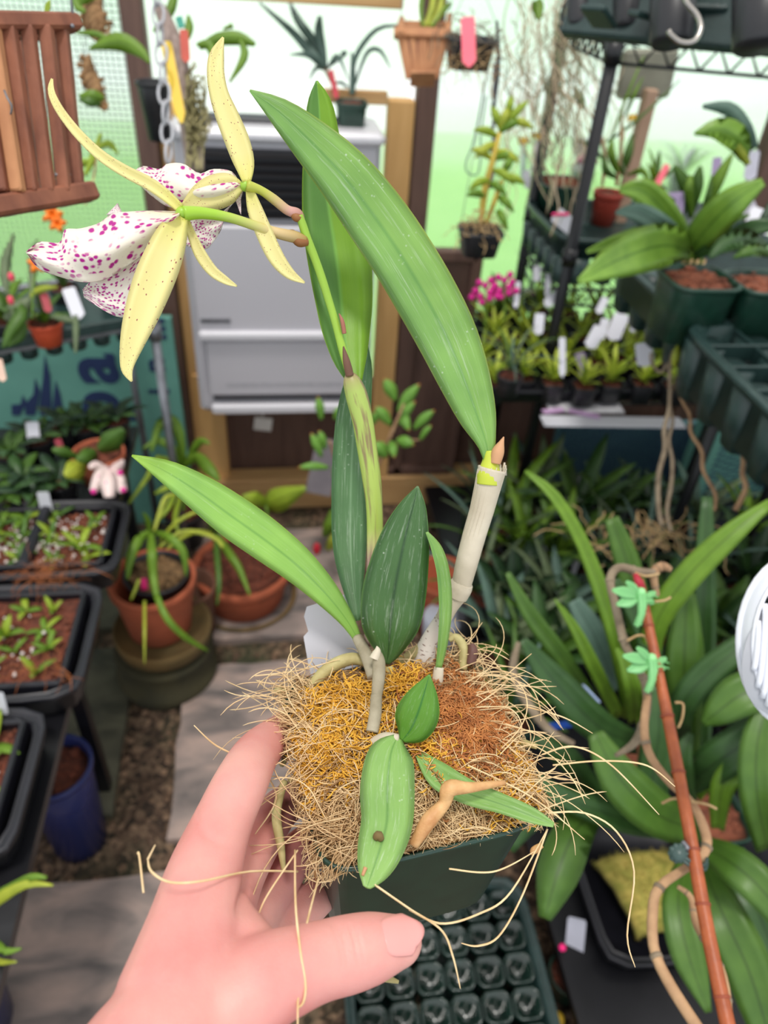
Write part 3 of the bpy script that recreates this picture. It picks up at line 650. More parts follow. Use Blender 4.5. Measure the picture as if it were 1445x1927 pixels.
# leaves
pxleaf(orch, [(922, 880, .349), (916, 838, .345), (899, 785, .342), (873, 712, .337), (842, 637, .333), (803, 562, .330), (757, 484, .326), (706, 409, .322), (650, 335, .317), (587, 268, .312), (525, 210, .307), (470, 170, .302)],
       [9, 17, 36, 50, 58, 61, 61, 60, 54, 42, 25, 2], G1, .16, 8, 34)
pxleaf(orch, [(668, 722, .350), (657, 680, .352), (648, 620, .354), (643, 560, .356), (634, 480, .357), (621, 400, .356), (607, 300, .353), (601, 200, .347), (596, 152, .344)], [14, 34, 50, 59, 64, 58, 41, 26, 2], G2, .42, 12, 30)
pxleaf(orch, [(673, 1168, .372), (664, 1100, .376), (659, 1030, .379), (659, 950, .380), (662, 850, .379), (668, 770, .376), (680, 690, .372), (688, 640, .37)], [6, 22, 33, 36, 36, 33, 22, 3], G3b, .3, -10, 26)
pxleaf(orch, [(674, 1204, .366), (652, 1166, .362), (613, 1117, .357), (562, 1066, .352), (503, 1019, .347), (440, 974, .343), (375, 927, .339), (310, 886, .336), (248, 857, .333)], [8, 15, 26, 35, 41, 42, 35, 22, 2], G1b, .26, 10, 28)
pxleaf(orch, [(727, 1250, .360), (731, 1225, .357), (734, 1180, .352), (741, 1120, .348), (752, 1060, .344), (765, 1000, .341), (778, 950, .338), (786, 915, .336)], [5, 26, 54, 61, 56, 44, 25, 2], G3, .13, 0, 28)
pxleaf(orch, [(823, 1258, .357), (830, 1200, .352), (833, 1140, .347), (829, 1080, .343), (818, 1035, .339), (803, 1002, .336)], [8, 14, 17, 17, 14, 3], G1, .75, 35, 24)
pxleaf(orch, [(756, 1394, .320), (773, 1372, .317), (787, 1340, .315), (798, 1305, .314), (808, 1270, .313)], [5, 34, 41, 28, 2], G4, .12, 0, 22)
pxleaf(orch, [(748, 1386, .321), (735, 1420, .313), (729, 1480, .302), (728, 1545, .290), (714, 1600, .281), (700, 1642, .275), (690, 1670, .271)], [8, 42, 52, 50, 44, 30, 8], G5, .16, 0, 30)
pxleaf(orch, [(788, 1420, .318), (825, 1462, .311), (880, 1492, .304), (940, 1512, .299), (1000, 1535, .294), (1042, 1553, .291)], [9, 27, 25, 20, 16, 5], G5, .7, 20, 24)
# hole and scar of the front leaf
pxtube(orch, [(706, 1578, .2838), (712, 1572, .2835), (718, 1580, .2838)], [6, 9, 6], mat('leaf_scar', (122, 104, 60), (84, 60, 40), rough=.8), 'scar', 10, 8)
pxtube(orch, [(682, 1648, .2735), (688, 1632, .275)], [3, 4], MATS['bract_tan'], 'scar', 8, 6)
# small pseudobulbs
pxtube(orch, [(703, 1275, .350), (690, 1235, .358), (672, 1200, .366)], [12, 12, 10], SHEG, 'pseudobulb', 14)
pxtube(orch, [(700, 1372, .328), (706, 1330, .334), (712, 1280, .341), (713, 1245, .345), (708, 1225, .347)], [8, 9, 12, 12, 7], SHEG, 'pseudobulb', 14)
pxtube(orch, [(704, 1240, .344), (710, 1225, .3445), (709, 1216, .344)], [10, 7, 1], SHEA, 'bract', 10)
pxtube(orch, [(700, 1378, .327), (706, 1345, .331), (708, 1310, .337)], [12, 12, 11], SHEG, 'pseudobulb', 14)
pxtube(orch, [(728, 1300, .358), (735, 1280, .36), (732, 1255, .362)], [12, 13, 8], AR, 'pseudobulb', 14)
pxtube(orch, [(816, 1310, .356), (822, 1285, .357), (826, 1256, .357)], [9, 11, 9], SHEA, 'pseudobulb', 14)
pxtube(orch, [(702, 1400, .326), (725, 1392, .324), (752, 1390, .321)], [12, 14, 8], SHEA, 'pseudobulb', 14)
pxtube(orch, [(738, 1262, .372), (750, 1262, .371), (765, 1255, .372)], [18, 24, 12], mat('bulb_red', (168, 100, 92), (120, 70, 64), rough=.5), 'pseudobulb', 14)

# ---- flowers
YEL = petalmat('sepal_cream', (240, 230, 160), (228, 222, 118), (150, 50, 70), (9, 34), .15, (.42, .5), .3)
LIP = petalmat('lip_spotted', (250, 243, 230), (248, 240, 206), (192, 10, 150), (10, 22), .38, (.40, .46), .28)
LIPF = petalmat('lip_frill', (246, 240, 232), (246, 240, 232), (184, 20, 144), (15, 19), .38, (.25, .35), .3)
def flower(name):
    o = bpy.data.objects.new(name, None); COL.objects.link(o); o.parent = orch; ORG[o.name] = ORG[orch.name]; return o
def petal(fl, pts, hw, m=YEL, fold=.45, tilt=0, seg=26, name='petal', curl=0): return pxleaf(fl, pts, hw, m, fold, tilt, seg, True, .0009, name, curl)
def lipsheet(fl, top, bot, d0, d1, bulge, ruf, m, name, I=26, J=14, freq=5, ph=0):
    T, B = crom(top, I), crom(bot, I); G = []
    for i in range(I):
        row = []; t = i/(I-1)
        for j in range(J):
            s_ = j/(J-1); x = T[i][0]*(1-s_)+B[i][0]*s_; y = T[i][1]*(1-s_)+B[i][1]*s_
            e = abs(2*s_-1)**3; te = max(0, (t-.5)*2)**2
            d = d0*(1-t)+d1*t-bulge*math.sin(math.pi*s_)*math.sin(math.pi*min(1, .15+t*.85))**.5
            w = ruf*(e+te)*math.sin(freq*math.pi*(t+s_*.6)+ph)+ruf*.35*math.sin(13*t+9*s_+ph)
            row.append(W(x, y, d+w))
        G.append(row)
    return MB().sheet(G, .0007).build(name, m, fl)
fa = flower('flower')
lipsheet(fa, [(338, 398), (290, 396), (245, 398), (212, 402), (185, 420), (150, 430), (122, 432), (112, 456), (75, 455), (48, 474)], [(336, 408), (318, 440), (285, 466), (250, 492), (215, 516), (185, 528), (150, 530), (110, 520), (72, 505), (52, 480)], .309, .312, .012, .0022, LIP, 'lip', 34, 16, 6)
lipsheet(fa, [(300, 440), (240, 492), (200, 516), (170, 530), (155, 545)], [(300, 470), (275, 530), (250, 588), (215, 594), (158, 560)], .318, .316, .004, .002, LIPF, 'lip_frill', 20, 14, 5, 1)
lipsheet(fa, [(200, 404), (210, 394), (221, 382)], [(235, 402), (230, 400), (222, 384)], .312, .313, .001, .0005, LIPF, 'lip_lobe', 6, 5, 2, 1)
petal(fa, [(342, 395, .305), (315, 370, .304), (280, 345, .303), (235, 322, .301), (190, 293, .299), (150, 255, .297), (120, 218, .296), (103, 190, .295), (96, 168, .295), (98, 148, .296)], [9, 12, 13, 12, 11, 10, 9, 8, 6, 2], fold=.6)
petal(fa, [(342, 408, .304), (325, 440, .302), (305, 490, .299), (285, 540, .297), (265, 595, .295), (250, 640, .294), (240, 680, .294), (240, 700, .294), (248, 718, .295)], [12, 28, 36, 37, 32, 24, 15, 10, 2], fold=.35)
petal(fa, [(350, 412, .309), (362, 445, .311), (378, 480, .312), (400, 510, .313), (425, 528, .313), (445, 538, .313)], [6, 9, 12, 11, 8, 2], fold=.5)
MB().ico(W(343, 401, .306), .0026, 2, (1.1, 1, 1)).build('column', STEMG, fa)
fb = flower('flower')
lipsheet(fb, [(452, 345), (435, 322), (400, 318), (375, 326), (345, 308), (315, 308), (300, 318), (270, 312), (252, 322)], [(452, 352), (430, 372), (390, 388), (350, 392), (315, 388), (290, 372), (270, 355), (258, 340), (250, 330)], .322, .326, .008, .002, LIP, 'lip', 26, 14, 6, 2)
lipsheet(fb, [(440, 380), (415, 400), (390, 405), (360, 410), (345, 425)], [(425, 395), (416, 430), (400, 455), (385, 468), (350, 462)], .326, .328, .003, .002, LIPF, 'lip_frill', 16, 12, 5)
petal(fb, [(458, 350, .3175), (435, 353, .3175), (405, 362, .3175), (375, 374, .317), (345, 388, .3165)], [6, 26, 31, 24, 6], fold=.2)
petal(fb, [(464, 342, .316), (460, 310, .316), (448, 270, .315), (430, 225, .314), (413, 180, .313), (406, 140, .312), (408, 105, .312), (420, 70, .312)], [9, 20, 24, 23, 19, 17, 14, 2], fold=.35)
petal(fb, [(470, 358, .317), (480, 395, .318), (498, 440, .319), (520, 485, .320), (545, 515, .321), (573, 532, .322)], [8, 15, 17, 16, 11, 2], fold=.4)
petal(fb, [(452, 358, .320), (448, 372, .321), (450, 385, .322), (453, 402, .322)], [6, 6, 4, 1], LIPF, name='petal', seg=8)
MB().ico(W(462, 350, .318), .0024, 2).build('column', STEMG, fb)
# bare spike hook on the flower B pedicel top
# ---- plant label
d0 = .385
lab = [(577, 1142), (605, 1133), (650, 1118), (655, 1125), (690, 1320), (592, 1300), (580, 1250), (571, 1198), (580, 1188), (572, 1160)]
vs = [W(x, y, d0+(1300-y)*-.00004) for x, y in lab]; k = len(vs)
mb = MB().add(vs+[v+FW*.0006 for v in vs], [list(range(k))[::-1], [k+i for i in range(k)]]+[[i, (i+1) % k, k+(i+1) % k, k+i] for i in range(k)])
tl2 = single(mb, 'plant_label', WHITEL, 'white plastic plant label with faint pencil writing standing behind the moss of the held pot', 'label', smooth=False)
mb = MB(); r = random.Random(3)
for wx, wy, sx, n_ in ((604, 1196, 9, 6), (620, 1246, 9, 4)):
    for i in range(n_):
        x = wx+i*sx; y = wy-i*1.7
        for a_, b_ in (((0, 0), (1, -11)), ((1, -11), (6, -10)), ((0, -5), (5, -6)))[:r.choice((2, 3))]:
            mb.tube([W(x+a_[0], y+a_[1], d0+.0035-.002), W(x+b_[0], y+b_[1], d0+.0035-.002)], .00012, 3)
o = mb.build('pencil_writing', mat('pencil', (176, 176, 184), rough=.6), tl2, kind='stuff')

# ------------------------------------------------------------------ HAND
def skinmat():
    m, n, b = base_mat('skin'); L = n.links
    co = N(n, 'ShaderNodeTexCoord'); nz = N(n, 'ShaderNodeTexNoise'); nz.inputs['Scale'].default_value = 26; nz.inputs['Detail'].default_value = 5; L.new(co.outputs['Object'], nz.inputs['Vector'])
    r = ramp(n, [(.34, lin((208, 130, 124))), (.5, lin((214, 146, 139))), (.66, lin((220, 160, 150)))]); L.new(nz.outputs[0], r.inputs[0]); L.new(r.outputs[0], b.inputs['Base Color'])
    b.inputs['Roughness'].default_value = .5; b.inputs['Subsurface Weight'].default_value = .25; b.inputs['Subsurface Radius'].default_value = (.6, .25, .15); b.inputs['Subsurface Scale'].default_value = .006
    v = N(n, 'ShaderNodeTexVoronoi'); v.inputs['Scale'].default_value = 900; L.new(co.outputs['Object'], v.inputs['Vector'])
    bp = N(n, 'ShaderNodeBump'); bp.inputs['Strength'].default_value = .12; bp.inputs['Distance'].default_value = .0004; L.new(v.outputs['Distance'], bp.inputs['Height']); L.new(bp.outputs[0], b.inputs['Normal'])
    return m
SKIN = skinmat()
def chain(mb, pts, n=20, smooth=30):
    q = crom([tuple(W(*p[:3]))+(p[3],) for p in pts], smooth); P = [Vector(a[:3]) for a in q]; r = [a[3] for a in q]
    # rounded ends
    e = (P[-1]-P[-2]).normalized(); s0 = (P[0]-P[1]).normalized(); R1, R2 = r[-1], r[0]
    for k in (.35, .65, .87, .97): P.append(q and Vector(q[-1][:3])+e*R1*k); r.append(R1*math.sqrt(1-k*k))
    for k in (.35, .65, .87, .97): P.insert(0, Vector(q[0][:3])+s0*R2*k); r.insert(0, R2*math.sqrt(1-k*k))
    mb.tube(P, r, n)
mb = MB()
chain(mb, [(120, 2500, .205, .031), (235, 2150, .214, .0285), (308, 1990, .224, .0255), (345, 1880, .234, .0205), (362, 1770, .246, .0172)])            # wrist to palm
chain(mb, [(300, 2040, .225, .024), (350, 1930, .235, .0205), (395, 1850, .243, .0178), (425, 1790, .250, .0145)])
chain(mb, [(400, 1670, .266, .0105), (425, 1735, .258, .0105), (462, 1795, .248, .0115)])
chain(mb, [(330, 2010, .227, .022), (388, 1945, .230, .0195), (440, 1892, .2335, .0172), (495, 1850, .237, .0146), (560, 1822, .243, .0130), (610, 1806, .2475, .0121), (655, 1795, .251, .0121), (705, 1782, .255, .0112), (748, 1772, .258, .0088)])  # thumb
chain(mb, [(335, 1870, .234, .0195), (365, 1740, .2495, .0160), (386, 1640, .264, .0136), (418, 1550, .279, .0115), (452, 1476, .293, .0110), (482, 1420, .318, .0100), (520, 1385, .352, .0092), (565, 1355, .380, .0080)])   # index
chain(mb, [(370, 1830, .244, .019), (400, 1745, .266, .0150), (440, 1660, .290, .0115), (485, 1580, .316, .0105), (530, 1520, .350, .0095), (590, 1480, .385, .0082)])   # middle
chain(mb, [(390, 1850, .250, .018), (430, 1790, .278, .0135), (478, 1720, .302, .0110), (525, 1650, .328, .0100), (575, 1590, .356, .0092), (630, 1560, .380, .0078)])   # ring
chain(mb, [(400, 1880, .250, .017), (455, 1840, .280, .0120), (515, 1775, .306, .0098), (565, 1720, .328, .0090), (620, 1670, .352, .0082), (670, 1650, .372, .0070)])   # little
hm = mb.mesh('tmp_hand', SKIN); ho = bpy.data.objects.new('tmp_hand', hm); COL.objects.link(ho)
rm = ho.modifiers.new('r', 'REMESH'); rm.mode = 'VOXEL'; rm.voxel_size = .0008
sm = ho.modifiers.new('s', 'SMOOTH'); sm.factor = .5; sm.iterations = 40
dg = bpy.context.evaluated_depsgraph_get(); me = bpy.data.meshes.new_from_object(ho.evaluated_get(dg)); bpy.data.objects.remove(ho)
# knuckle creases: displace along normals near crease lines
import numpy as np
nv = len(me.vertices); hco = np.empty(nv*3, 'f'); me.vertices.foreach_get('co', hco); hco = hco.reshape(-1, 3); hno = np.empty(nv*3, 'f'); me.vertices.foreach_get('normal', hno); hno = hno.reshape(-1, 3)
def crease(c, d, wdt, dep, rr):
    q = hco-np.array(W(*c)); d = np.array(d.normalized()); L_ = np.linalg.norm(q, axis=1); s_ = q @ d; k = np.where(L_ < rr, dep*np.exp(-(s_/wdt)**2)*(1-(L_/rr)**2), 0)
    hco[:] -= hno*k[:, None]
ax = (W(705, 1782, .255)-W(610, 1806, .2475))
for dx, dp in ((-22, .0004), (-12, .0007), (-2, .0005), (10, .0008), (22, .0005)): crease((662+dx, 1765-dx*.2, .241), ax, .0007, dp*1.3, .010)
crease((452, 1700, .262), W(452, 1700, .262)-W(420, 1690, .262), .0012, .0018, .018)
crease((400, 1560, .268), W(430, 1500, .27)-W(400, 1560, .27), .001, .0008, .012)

me.vertices.foreach_set('co', hco.ravel()); me.update(); me.materials.clear(); me.materials.append(SKIN); me.shade_smooth()
hand = bpy.data.objects.new('person', me); COL.objects.link(hand); ORG['person'] = Vector()
tag(hand, 'bare left hand and wrist gripping the green orchid pot with thumb across its front', 'person')
NAIL = mat('nail_pink', (222, 156, 150), (218, 148, 142), rough=.3, scale=30, spec=.6)
ta = (W(748, 1772, .258)-W(705, 1782, .255)).normalized(); tn = (-FW*.55+UP*.62+RT*.25); tn = (tn-ta*tn.dot(ta)).normalized(); tb = ta.cross(tn)
G = []; c0 = W(728, 1777, .2565)
for i in range(9):
    row = []; t = i/8
    for j in range(11):
        s_ = -1+j/5; x = -.0052+.0165*t; w_ = .0074*(1-.25*(1-t)**3)*(1-.45*max(0, t-.7)**2*8)
        rr = .0106-.0022*max(0, t-.35); a = s_*w_/rr
        row.append(c0+ta*(x-(.0022*s_*s_ if t < .3 else 0)*(1-t/.3 if t < .3 else 0)*-1-(.004*s_*s_*max(0, t-.6)/.4))+tn*(rr*math.cos(a)+.00015)+tb*rr*math.sin(a))
    G.append(row)
MB().sheet(G, .0008, tn).build('thumb_nail', NAIL, hand)
#@@P4
# ------------------------------------------------------------------ plant builders
def rosette(parent, c, n, L, w, m, rnd, up=.7, droop=.9, spread=1.0, a0=None, arc=6.283, fold=.3, seg=8, hi=False, name='leaf', share=True):
    """n arching leaves round c, each an object of its own"""
    a0 = rnd.uniform(0, 6.28) if a0 is None else a0; out = []
    for i in range(n):
        a = a0+arc*(i+rnd.uniform(-.25, .25))/max(n, 1); l = L*rnd.uniform(.7, 1.1); e = up*rnd.uniform(.75, 1.2)
        h = Vector((math.cos(a), math.sin(a), 0)); pts = []; q = Vector(c); el = min(1.45, e*1.1)
        for k in range(6):
            pts.append(q.copy()); q = q+(h*math.cos(el)*spread+Vector((0, 0, math.sin(el))))*l/5; el -= droop*rnd.uniform(.15, .33)
        ws = [w*.45, w*.8, w, w*.95, w*.7, w*.08]
        mm = rnd.choice(m) if isinstance(m, list) else m
        out.append(MB().leaf(pts, ws, Vector((h.x*-.5, h.y*-.5, 1)), fold, .0008, seg, hi).build(name, mm, parent))
    return out
def pot(parent, c, r, h, m, square=0, med=SOIL, rim=.004, name='pot', n=28, taper=.8, fill=.9):
    """c = centre of the rim; hollow walls, rim lip, medium inside"""
    c = Vector(c); pr = [(r*taper, -h), (r*.96, -rim*3), (r*.96, -rim*2.9), (r*1.04, -rim*2.7), (r*1.05, -.001), (r*1.03, 0), (r*.97, 0), (r*.94, -.003), (r*taper*.93, -h+.004)]
    o = MB().lathe(c, pr, n, square).build(name, m, parent)
    if med is not None:
        rd = random.Random(int(c.x*9999)); g = []
        mbm = MB().lathe(c+Vector((0, 0, -h*(1-fill))), [(r*.5, -h*.3), (r*.92, -.002), (r*.6, .003), (r*.2, .005)], n, square)
        for _ in range(26):
            a = rd.uniform(0, 6.28); q = r*.8*math.sqrt(rd.random()); mbm.ico(c+Vector((q*math.cos(a), q*math.sin(a), -h*(1-fill)+.004)), r*rd.uniform(.08, .16), 0, (1, 1, .6), .6, rd)
        mbm.build('potting_mix', med, parent)
    return o
def label_at(p, w, h, m, label, group=None, lean=(0, 0), yaw_=0, name='plant_label', tip=True, th=.0012):
    """upright plastic tag: p = bottom centre"""
    M = Matrix.Rotation(yaw_, 3, 'Z') @ Matrix.Rotation(lean[0], 3, 'X') @ Matrix.Rotation(lean[1], 3, 'Y')
    o = [(-w/2, h*.16), (0, 0), (w/2, h*.16), (w/2, h*.95), (w*.38, h), (-w*.38, h), (-w/2, h*.95)] if tip else [(-w/2, 0), (w/2, 0), (w/2, h*.95), (w*.38, h), (-w*.38, h), (-w/2, h*.95)]
    k = len(o); vs = [M @ Vector((x, s_*th/2, z))+Vector(p) for s_ in (-1, 1) for x, z in o]
    mb = MB().add(vs, [list(range(k)), [k+i for i in range(k)][::-1]]+[[(i+1) % k, i, k+i, k+(i+1) % k] for i in range(k)])
    return single(mb, name, m, label, 'label', group, False)
def pxlabel(x0, y0, x1, y1, hw, d, m, label, group=None, name='plant_label', th=.0012, dd=0):
    """flat tag running from pixel (x0,y0) bottom to (x1,y1) top at depth d"""
    if isinstance(d, tuple): d = depth(GZ(x0, y0, d[0]))
    a, b = W(x0, y0, d), W(x1, y1, d+dd); w = hw*d/FPX; ax = (b-a).normalized(); L = (b-a).length
    s_ = ax.cross(tocam(a)).normalized(); n = s_.cross(ax)
    o = [(-w, L*.12), (-w*.2, 0), (w*.2, 0), (w, L*.12), (w, L*.95), (w*.8, L), (-w*.8, L), (-w, L*.95)]
    k = len(o); vs = [a+s_*x+ax*z+n*q for q in (th/2, -th/2) for x, z in o]
    mb = MB().add(vs, [list(range(k))[::-1], [k+i for i in range(k)]]+[[i, (i+1) % k, k+(i+1) % k, k+i] for i in range(k)])
    return single(mb, name, m, label, 'label', group, False)
def tray(name, label, x0, x1, y0, y1, z, m, h=.055, cat='tray', lip=.012, tp=None, group=None, kind_tp=.008):
    """open tray, rim top at z"""
    c = Vector(((x0+x1)/2, (y0+y1)/2, z)); hx, hy = (x1-x0)/2, (y1-y0)/2
    t = thing(name, label, cat, (c.x, c.y, z-h), group)
    n = 48; mb = MB(); rings = []
    def ring(dx, dz):
        out = []
        for j in range(n):
            a = 2*math.pi*(j+.5)/n; e = 9; q = (abs(math.cos(a))**e+abs(math.sin(a))**e)**(-1/e)
            out.append(c+Vector((q*math.cos(a)*(hx+dx), q*math.sin(a)*(hy+dx), dz)))
        return out
    prf = [(-kind_tp*1.6, -h), (-kind_tp, -.012), (0, -.012), (.001, -.001), (-.001, 0), (-.006, 0), (-.007, -.004), (-lip, -.004), (-lip-.001, -.002), (-lip-.003, -.004), (-lip-.012, -h+.004)]
    vs = [v for p in prf for v in ring(*p)]; fs = []
    for i in range(len(prf)-1):
        for j in range(n): a, b = i*n+j, i*n+(j+1) % n; fs.append([a, b, b+n, a+n])
    fs.append(list(range(n))[::-1]); fs.append([(len(prf)-1)*n+j for j in range(n)])
    mb.add(vs, fs).build('tray_body', m, t); return t
def spline_tube(name, label, cat, pts, r, m, n=8, smooth=24, group=None):
    return single(MB().tube([W(*p) for p in pts], r, n, smooth), name, m, label, cat, group)
def pxplant(name, label, base, leaves, cat='plant', group=None):
    """leaves: (pts, hw, mat, fold, tilt)"""
    t = thing(name, label, cat, W(*base), group)
    for q in leaves: pxleaf(t, q[0], q[1], q[2], q[3] if len(q) > 3 else .25, q[4] if len(q) > 4 else 0, 10, False, .001)
    return t
WIRE = mat('wire_thin', (130, 130, 134), rough=.4, metal=.6)

# ------------------------------------------------------------------ LEFT: hanging slat basket (near)
t = thing('slatted_basket', 'brown teak slat basket hanging at the top left corner close to the camera', 'basket', W(60, 385, .54))
dL, dR = .50, .55
MB().beam(W(-40, 42, .49), W(143, 44, dR), .016, .011, UP, .002).build('top_rail', TEAK, t, False)
MB().beam(W(-40, 394, .49), W(175, 360, .56), .016, .013, UP, .002).build('bottom_rail', TEAK, t, False)
MB().beam(W(-40, 60, .56), W(120, 66, .60), .010, .008, UP, .002).build('back_rail', TEAK, t, False)
MB().beam(W(-40, 372, .57), W(120, 350, .62), .010, .010, UP, .002).build('back_rail', TEAK, t, False)
for i, (xt, xb, d, m_) in enumerate(((17, 60, .505, TEAK), (52, 92, .515, TEAK), (86, 122, .525, TEAK), (116, 147, .54, TEAK), (-14, 34, .495, TEAKL), (-46, 4, .49, TEAK))):
    MB().beam(W(xt, 50, d), W(xb, 362, d+.012), .0088, .009, FW, .0012).build('slat', m_, t, False)
for i, (xt, xb) in enumerate(((30, 62), (96, 120))):
    MB().beam(W(xt, 66, .60), W(xb, 352, .615), .010, .006, FW, .001).build('slat', TEAK, t, False)
MB().ico(W(136, 49, .538), .0016, 1).build('screw', METALG, t)
MB().tube([W(8, 170, .485), W(14, 185, .484), (W(22, 200, .485)), W(20, 215, .488)], .0007, 5, 10).build('wire_tie', WIRE, t)
MB().tube([W(100, 329, .53), W(132, 328, .54)], .0012, 6).build('wire_tie', WIRE, t)
MB().tube([W(137, 30, .54), W(128, -60, .54)], .0009, 6).build('hanger_wire', WIRE, t)
pxleaf(t, [(86, 26, .56), (90, 12, .56), (94, 0, .56)], [3, 5, 1], BL[4], name='shoot')
# bark mounts
def barkmount(label, pts, hw, d, leaves, sd_):
    t = thing('bark_mount', label, 'mounted plant', W(pts[-1][0], pts[-1][1], d)); r = random.Random(sd_); mb = MB()
    q = crom([p+(h,) for p, h in zip(pts, hw)], 9)
    for i in range(8):
        a, b = q[i], q[i+1]
        mb.tube([W(a[0], a[1], d), W(b[0]+r.uniform(-2, 2), b[1], d)], [a[2]*d/FPX, b[2]*d/FPX], 9, flat=.5)
    for _ in range(60):
        a = r.choice(q); mb.ico(W(a[0]+r.uniform(-1, 1)*a[2], a[1]+r.uniform(-8, 8), d-.004), .004*r.uniform(.5, 1.3), 0, (1, 1, 1), .7, r)
    mb.build('bark_slab', mat('cork_bark', (176, 138, 96), (104, 72, 44), rough=.95, scale=70, bump=1), t)
    for l in leaves: pxleaf(t, l[0], l[1], l[2], .3, 0, 9, False, .001)
    MB().tube([W(pts[0][0], pts[0][1], d), W(pts[0][0]-4, -60, d)], .0006, 5).build('hanger_wire', WIRE, t)
barkmount('cork bark slab with green leaves hanging at the very top beside the slat basket', [(178, -20), (172, 20), (180, 45), (190, 66)], [20, 27, 30, 16], 1.15,
          [([(150, 8, 1.13), (158, -2, 1.13), (185, -8, 1.13)], [4, 10, 3], BL[2]), ([(160, 22, 1.12), (146, 12, 1.12), (140, -10, 1.12)], [4, 8, 4], BL[2])], 1)
barkmount('small cork bark chunk with one green leaf hanging in front of the gridded sheet', [(160, 112), (168, 140), (180, 175), (196, 202)], [10, 19, 20, 8], 1.2,
          [([(196, 185, 1.18), (176, 180, 1.17), (150, 182, 1.17)], [4, 11, 4], BL[2]), ([(190, 195, 1.18), (168, 192, 1.17), (150, 188, 1.17)], [4, 8, 2], BL[0])], 2)
# driftwood mount with root ball, tags, leaves
t = thing('driftwood_mount', 'grey driftwood mount with root tangle and green leaves hanging left of the heater', 'mounted plant', W(365, 310, 1.1))
pxtube(t, [(302, 16, 1.1), (322, 70, 1.1), (340, 130, 1.1), (352, 200, 1.1), (362, 260, 1.1), (368, 318, 1.1)], [11, 17, 17, 18, 20, 17], mat('driftwood', (168, 150, 142), (120, 102, 94), rough=.9, scale=18, stretch=(6, 6, 1), bump=.5), 'stick', 9)
mb = MB(); r = random.Random(9)
for _ in range(46):
    cx, cy = 368+r.gauss(0, 8), 215+r.gauss(0, 32); a = r.uniform(0, 6.28); q = []
    for k in range(6): q.append(W(cx+18*math.cos(a)*r.uniform(.6, 1.1), cy+34*math.sin(a)*r.uniform(.6, 1.1), 1.08+r.uniform(-.02, .015))); a += r.uniform(.3, .9)
    mb.tube(q, .0014, 4, 12)
for k in range(14): x = 350+r.uniform(0, 34); mb.tube([W(x, 240, 1.08), W(x+r.uniform(-6, 6), 280, 1.08), W(x+r.uniform(-12, 8), 320, 1.08)], .001, 4, 6)
mb.build('root_tangle', mat('root_olive', (176, 166, 120), (120, 112, 70), rough=.8), t, kind='stuff')
for p, h in (([(282, 118, 1.1), (262, 95, 1.1), (222, 78, 1.1), (168, 92, 1.1)], [3, 12, 16, 2]), ([(290, 60, 1.12), (320, 20, 1.12), (330, -20, 1.12)], [4, 9, 6]), ([(352, 72, 1.1), (356, 50, 1.1), (354, 28, 1.1)], [6, 8, 2]), ([(210, 78, 1.12), (180, 64, 1.12), (140, 62, 1.12)], [3, 6, 1]),
             ([(375, 90, 1.1), (410, 74, 1.1), (450, 72, 1.1), (480, 84, 1.1)], [4, 11, 12, 4]), ([(450, 72, 1.1), (460, 105, 1.1), (432, 155, 1.1)], [3, 8, 2]), ([(370, 84, 1.09), (396, 88, 1.09), (404, 132, 1.09)], [3, 10, 2]), ([(420, 55, 1.12), (438, 48, 1.12)], [2, 5])):
    pxleaf(t, p, h, BL[2], .3, 0, 9, False, .001)
MB().tube([W(302, 16, 1.1), W(298, -60, 1.1)], .0009, 5).build('hanger_wire', WIRE, t)
MB().tube([W(306, 60, 1.08), W(290, 14, 1.08), W(310, 6, 1.09)], .0006, 4, 8).build('wire_tie', WIRE, t)
MB().add([], []); MB().beam(W(336, 32, 1.075), W(342, 52, 1.075), .010, .002, FW).build('green_band', mat('teal_mark', (60, 160, 140)), t, False)
pxlabel(350, 118, 346, 56, 8, 1.07, mat('label_red', (196, 78, 60)), 'red tag tied to the upper part of the driftwood mount')
pxlabel(342, 232, 312, 78, 10, 1.06, YELL, 'long yellow plastic tag hanging on the driftwood mount')
# chain
t = thing('hanging_chain', 'grey plastic chain hanging beside the yellow tag', 'chain', W(318, 320, 1.03))
for i in range(9):
    y = -10+i*37; cx = 296+(y/330)*24; pts = []
    for k in range(13):
        a = 2*math.pi*k/12; u, v = (11*math.cos(a), 22*math.sin(a)) if i % 2 else (5*math.cos(a), 22*math.sin(a))
        pts.append(W(cx+u, y+v, 1.03+(0 if i % 2 else .008*math.cos(a))))
    MB().tube(pts, .0022, 6, cap=False).build('chain_link', mat('chain_grey', (190, 190, 196), rough=.4), t)
# black pot hanging on the post
t = thing('hanging_black_pot', 'small black plastic pot hung on the left post behind the chain', 'pot', GY(296, 228, 1.85))
pot(t, GY(288, 152, 1.85), .036, .115, BLACKP, 0, None, .003, taper=.65)
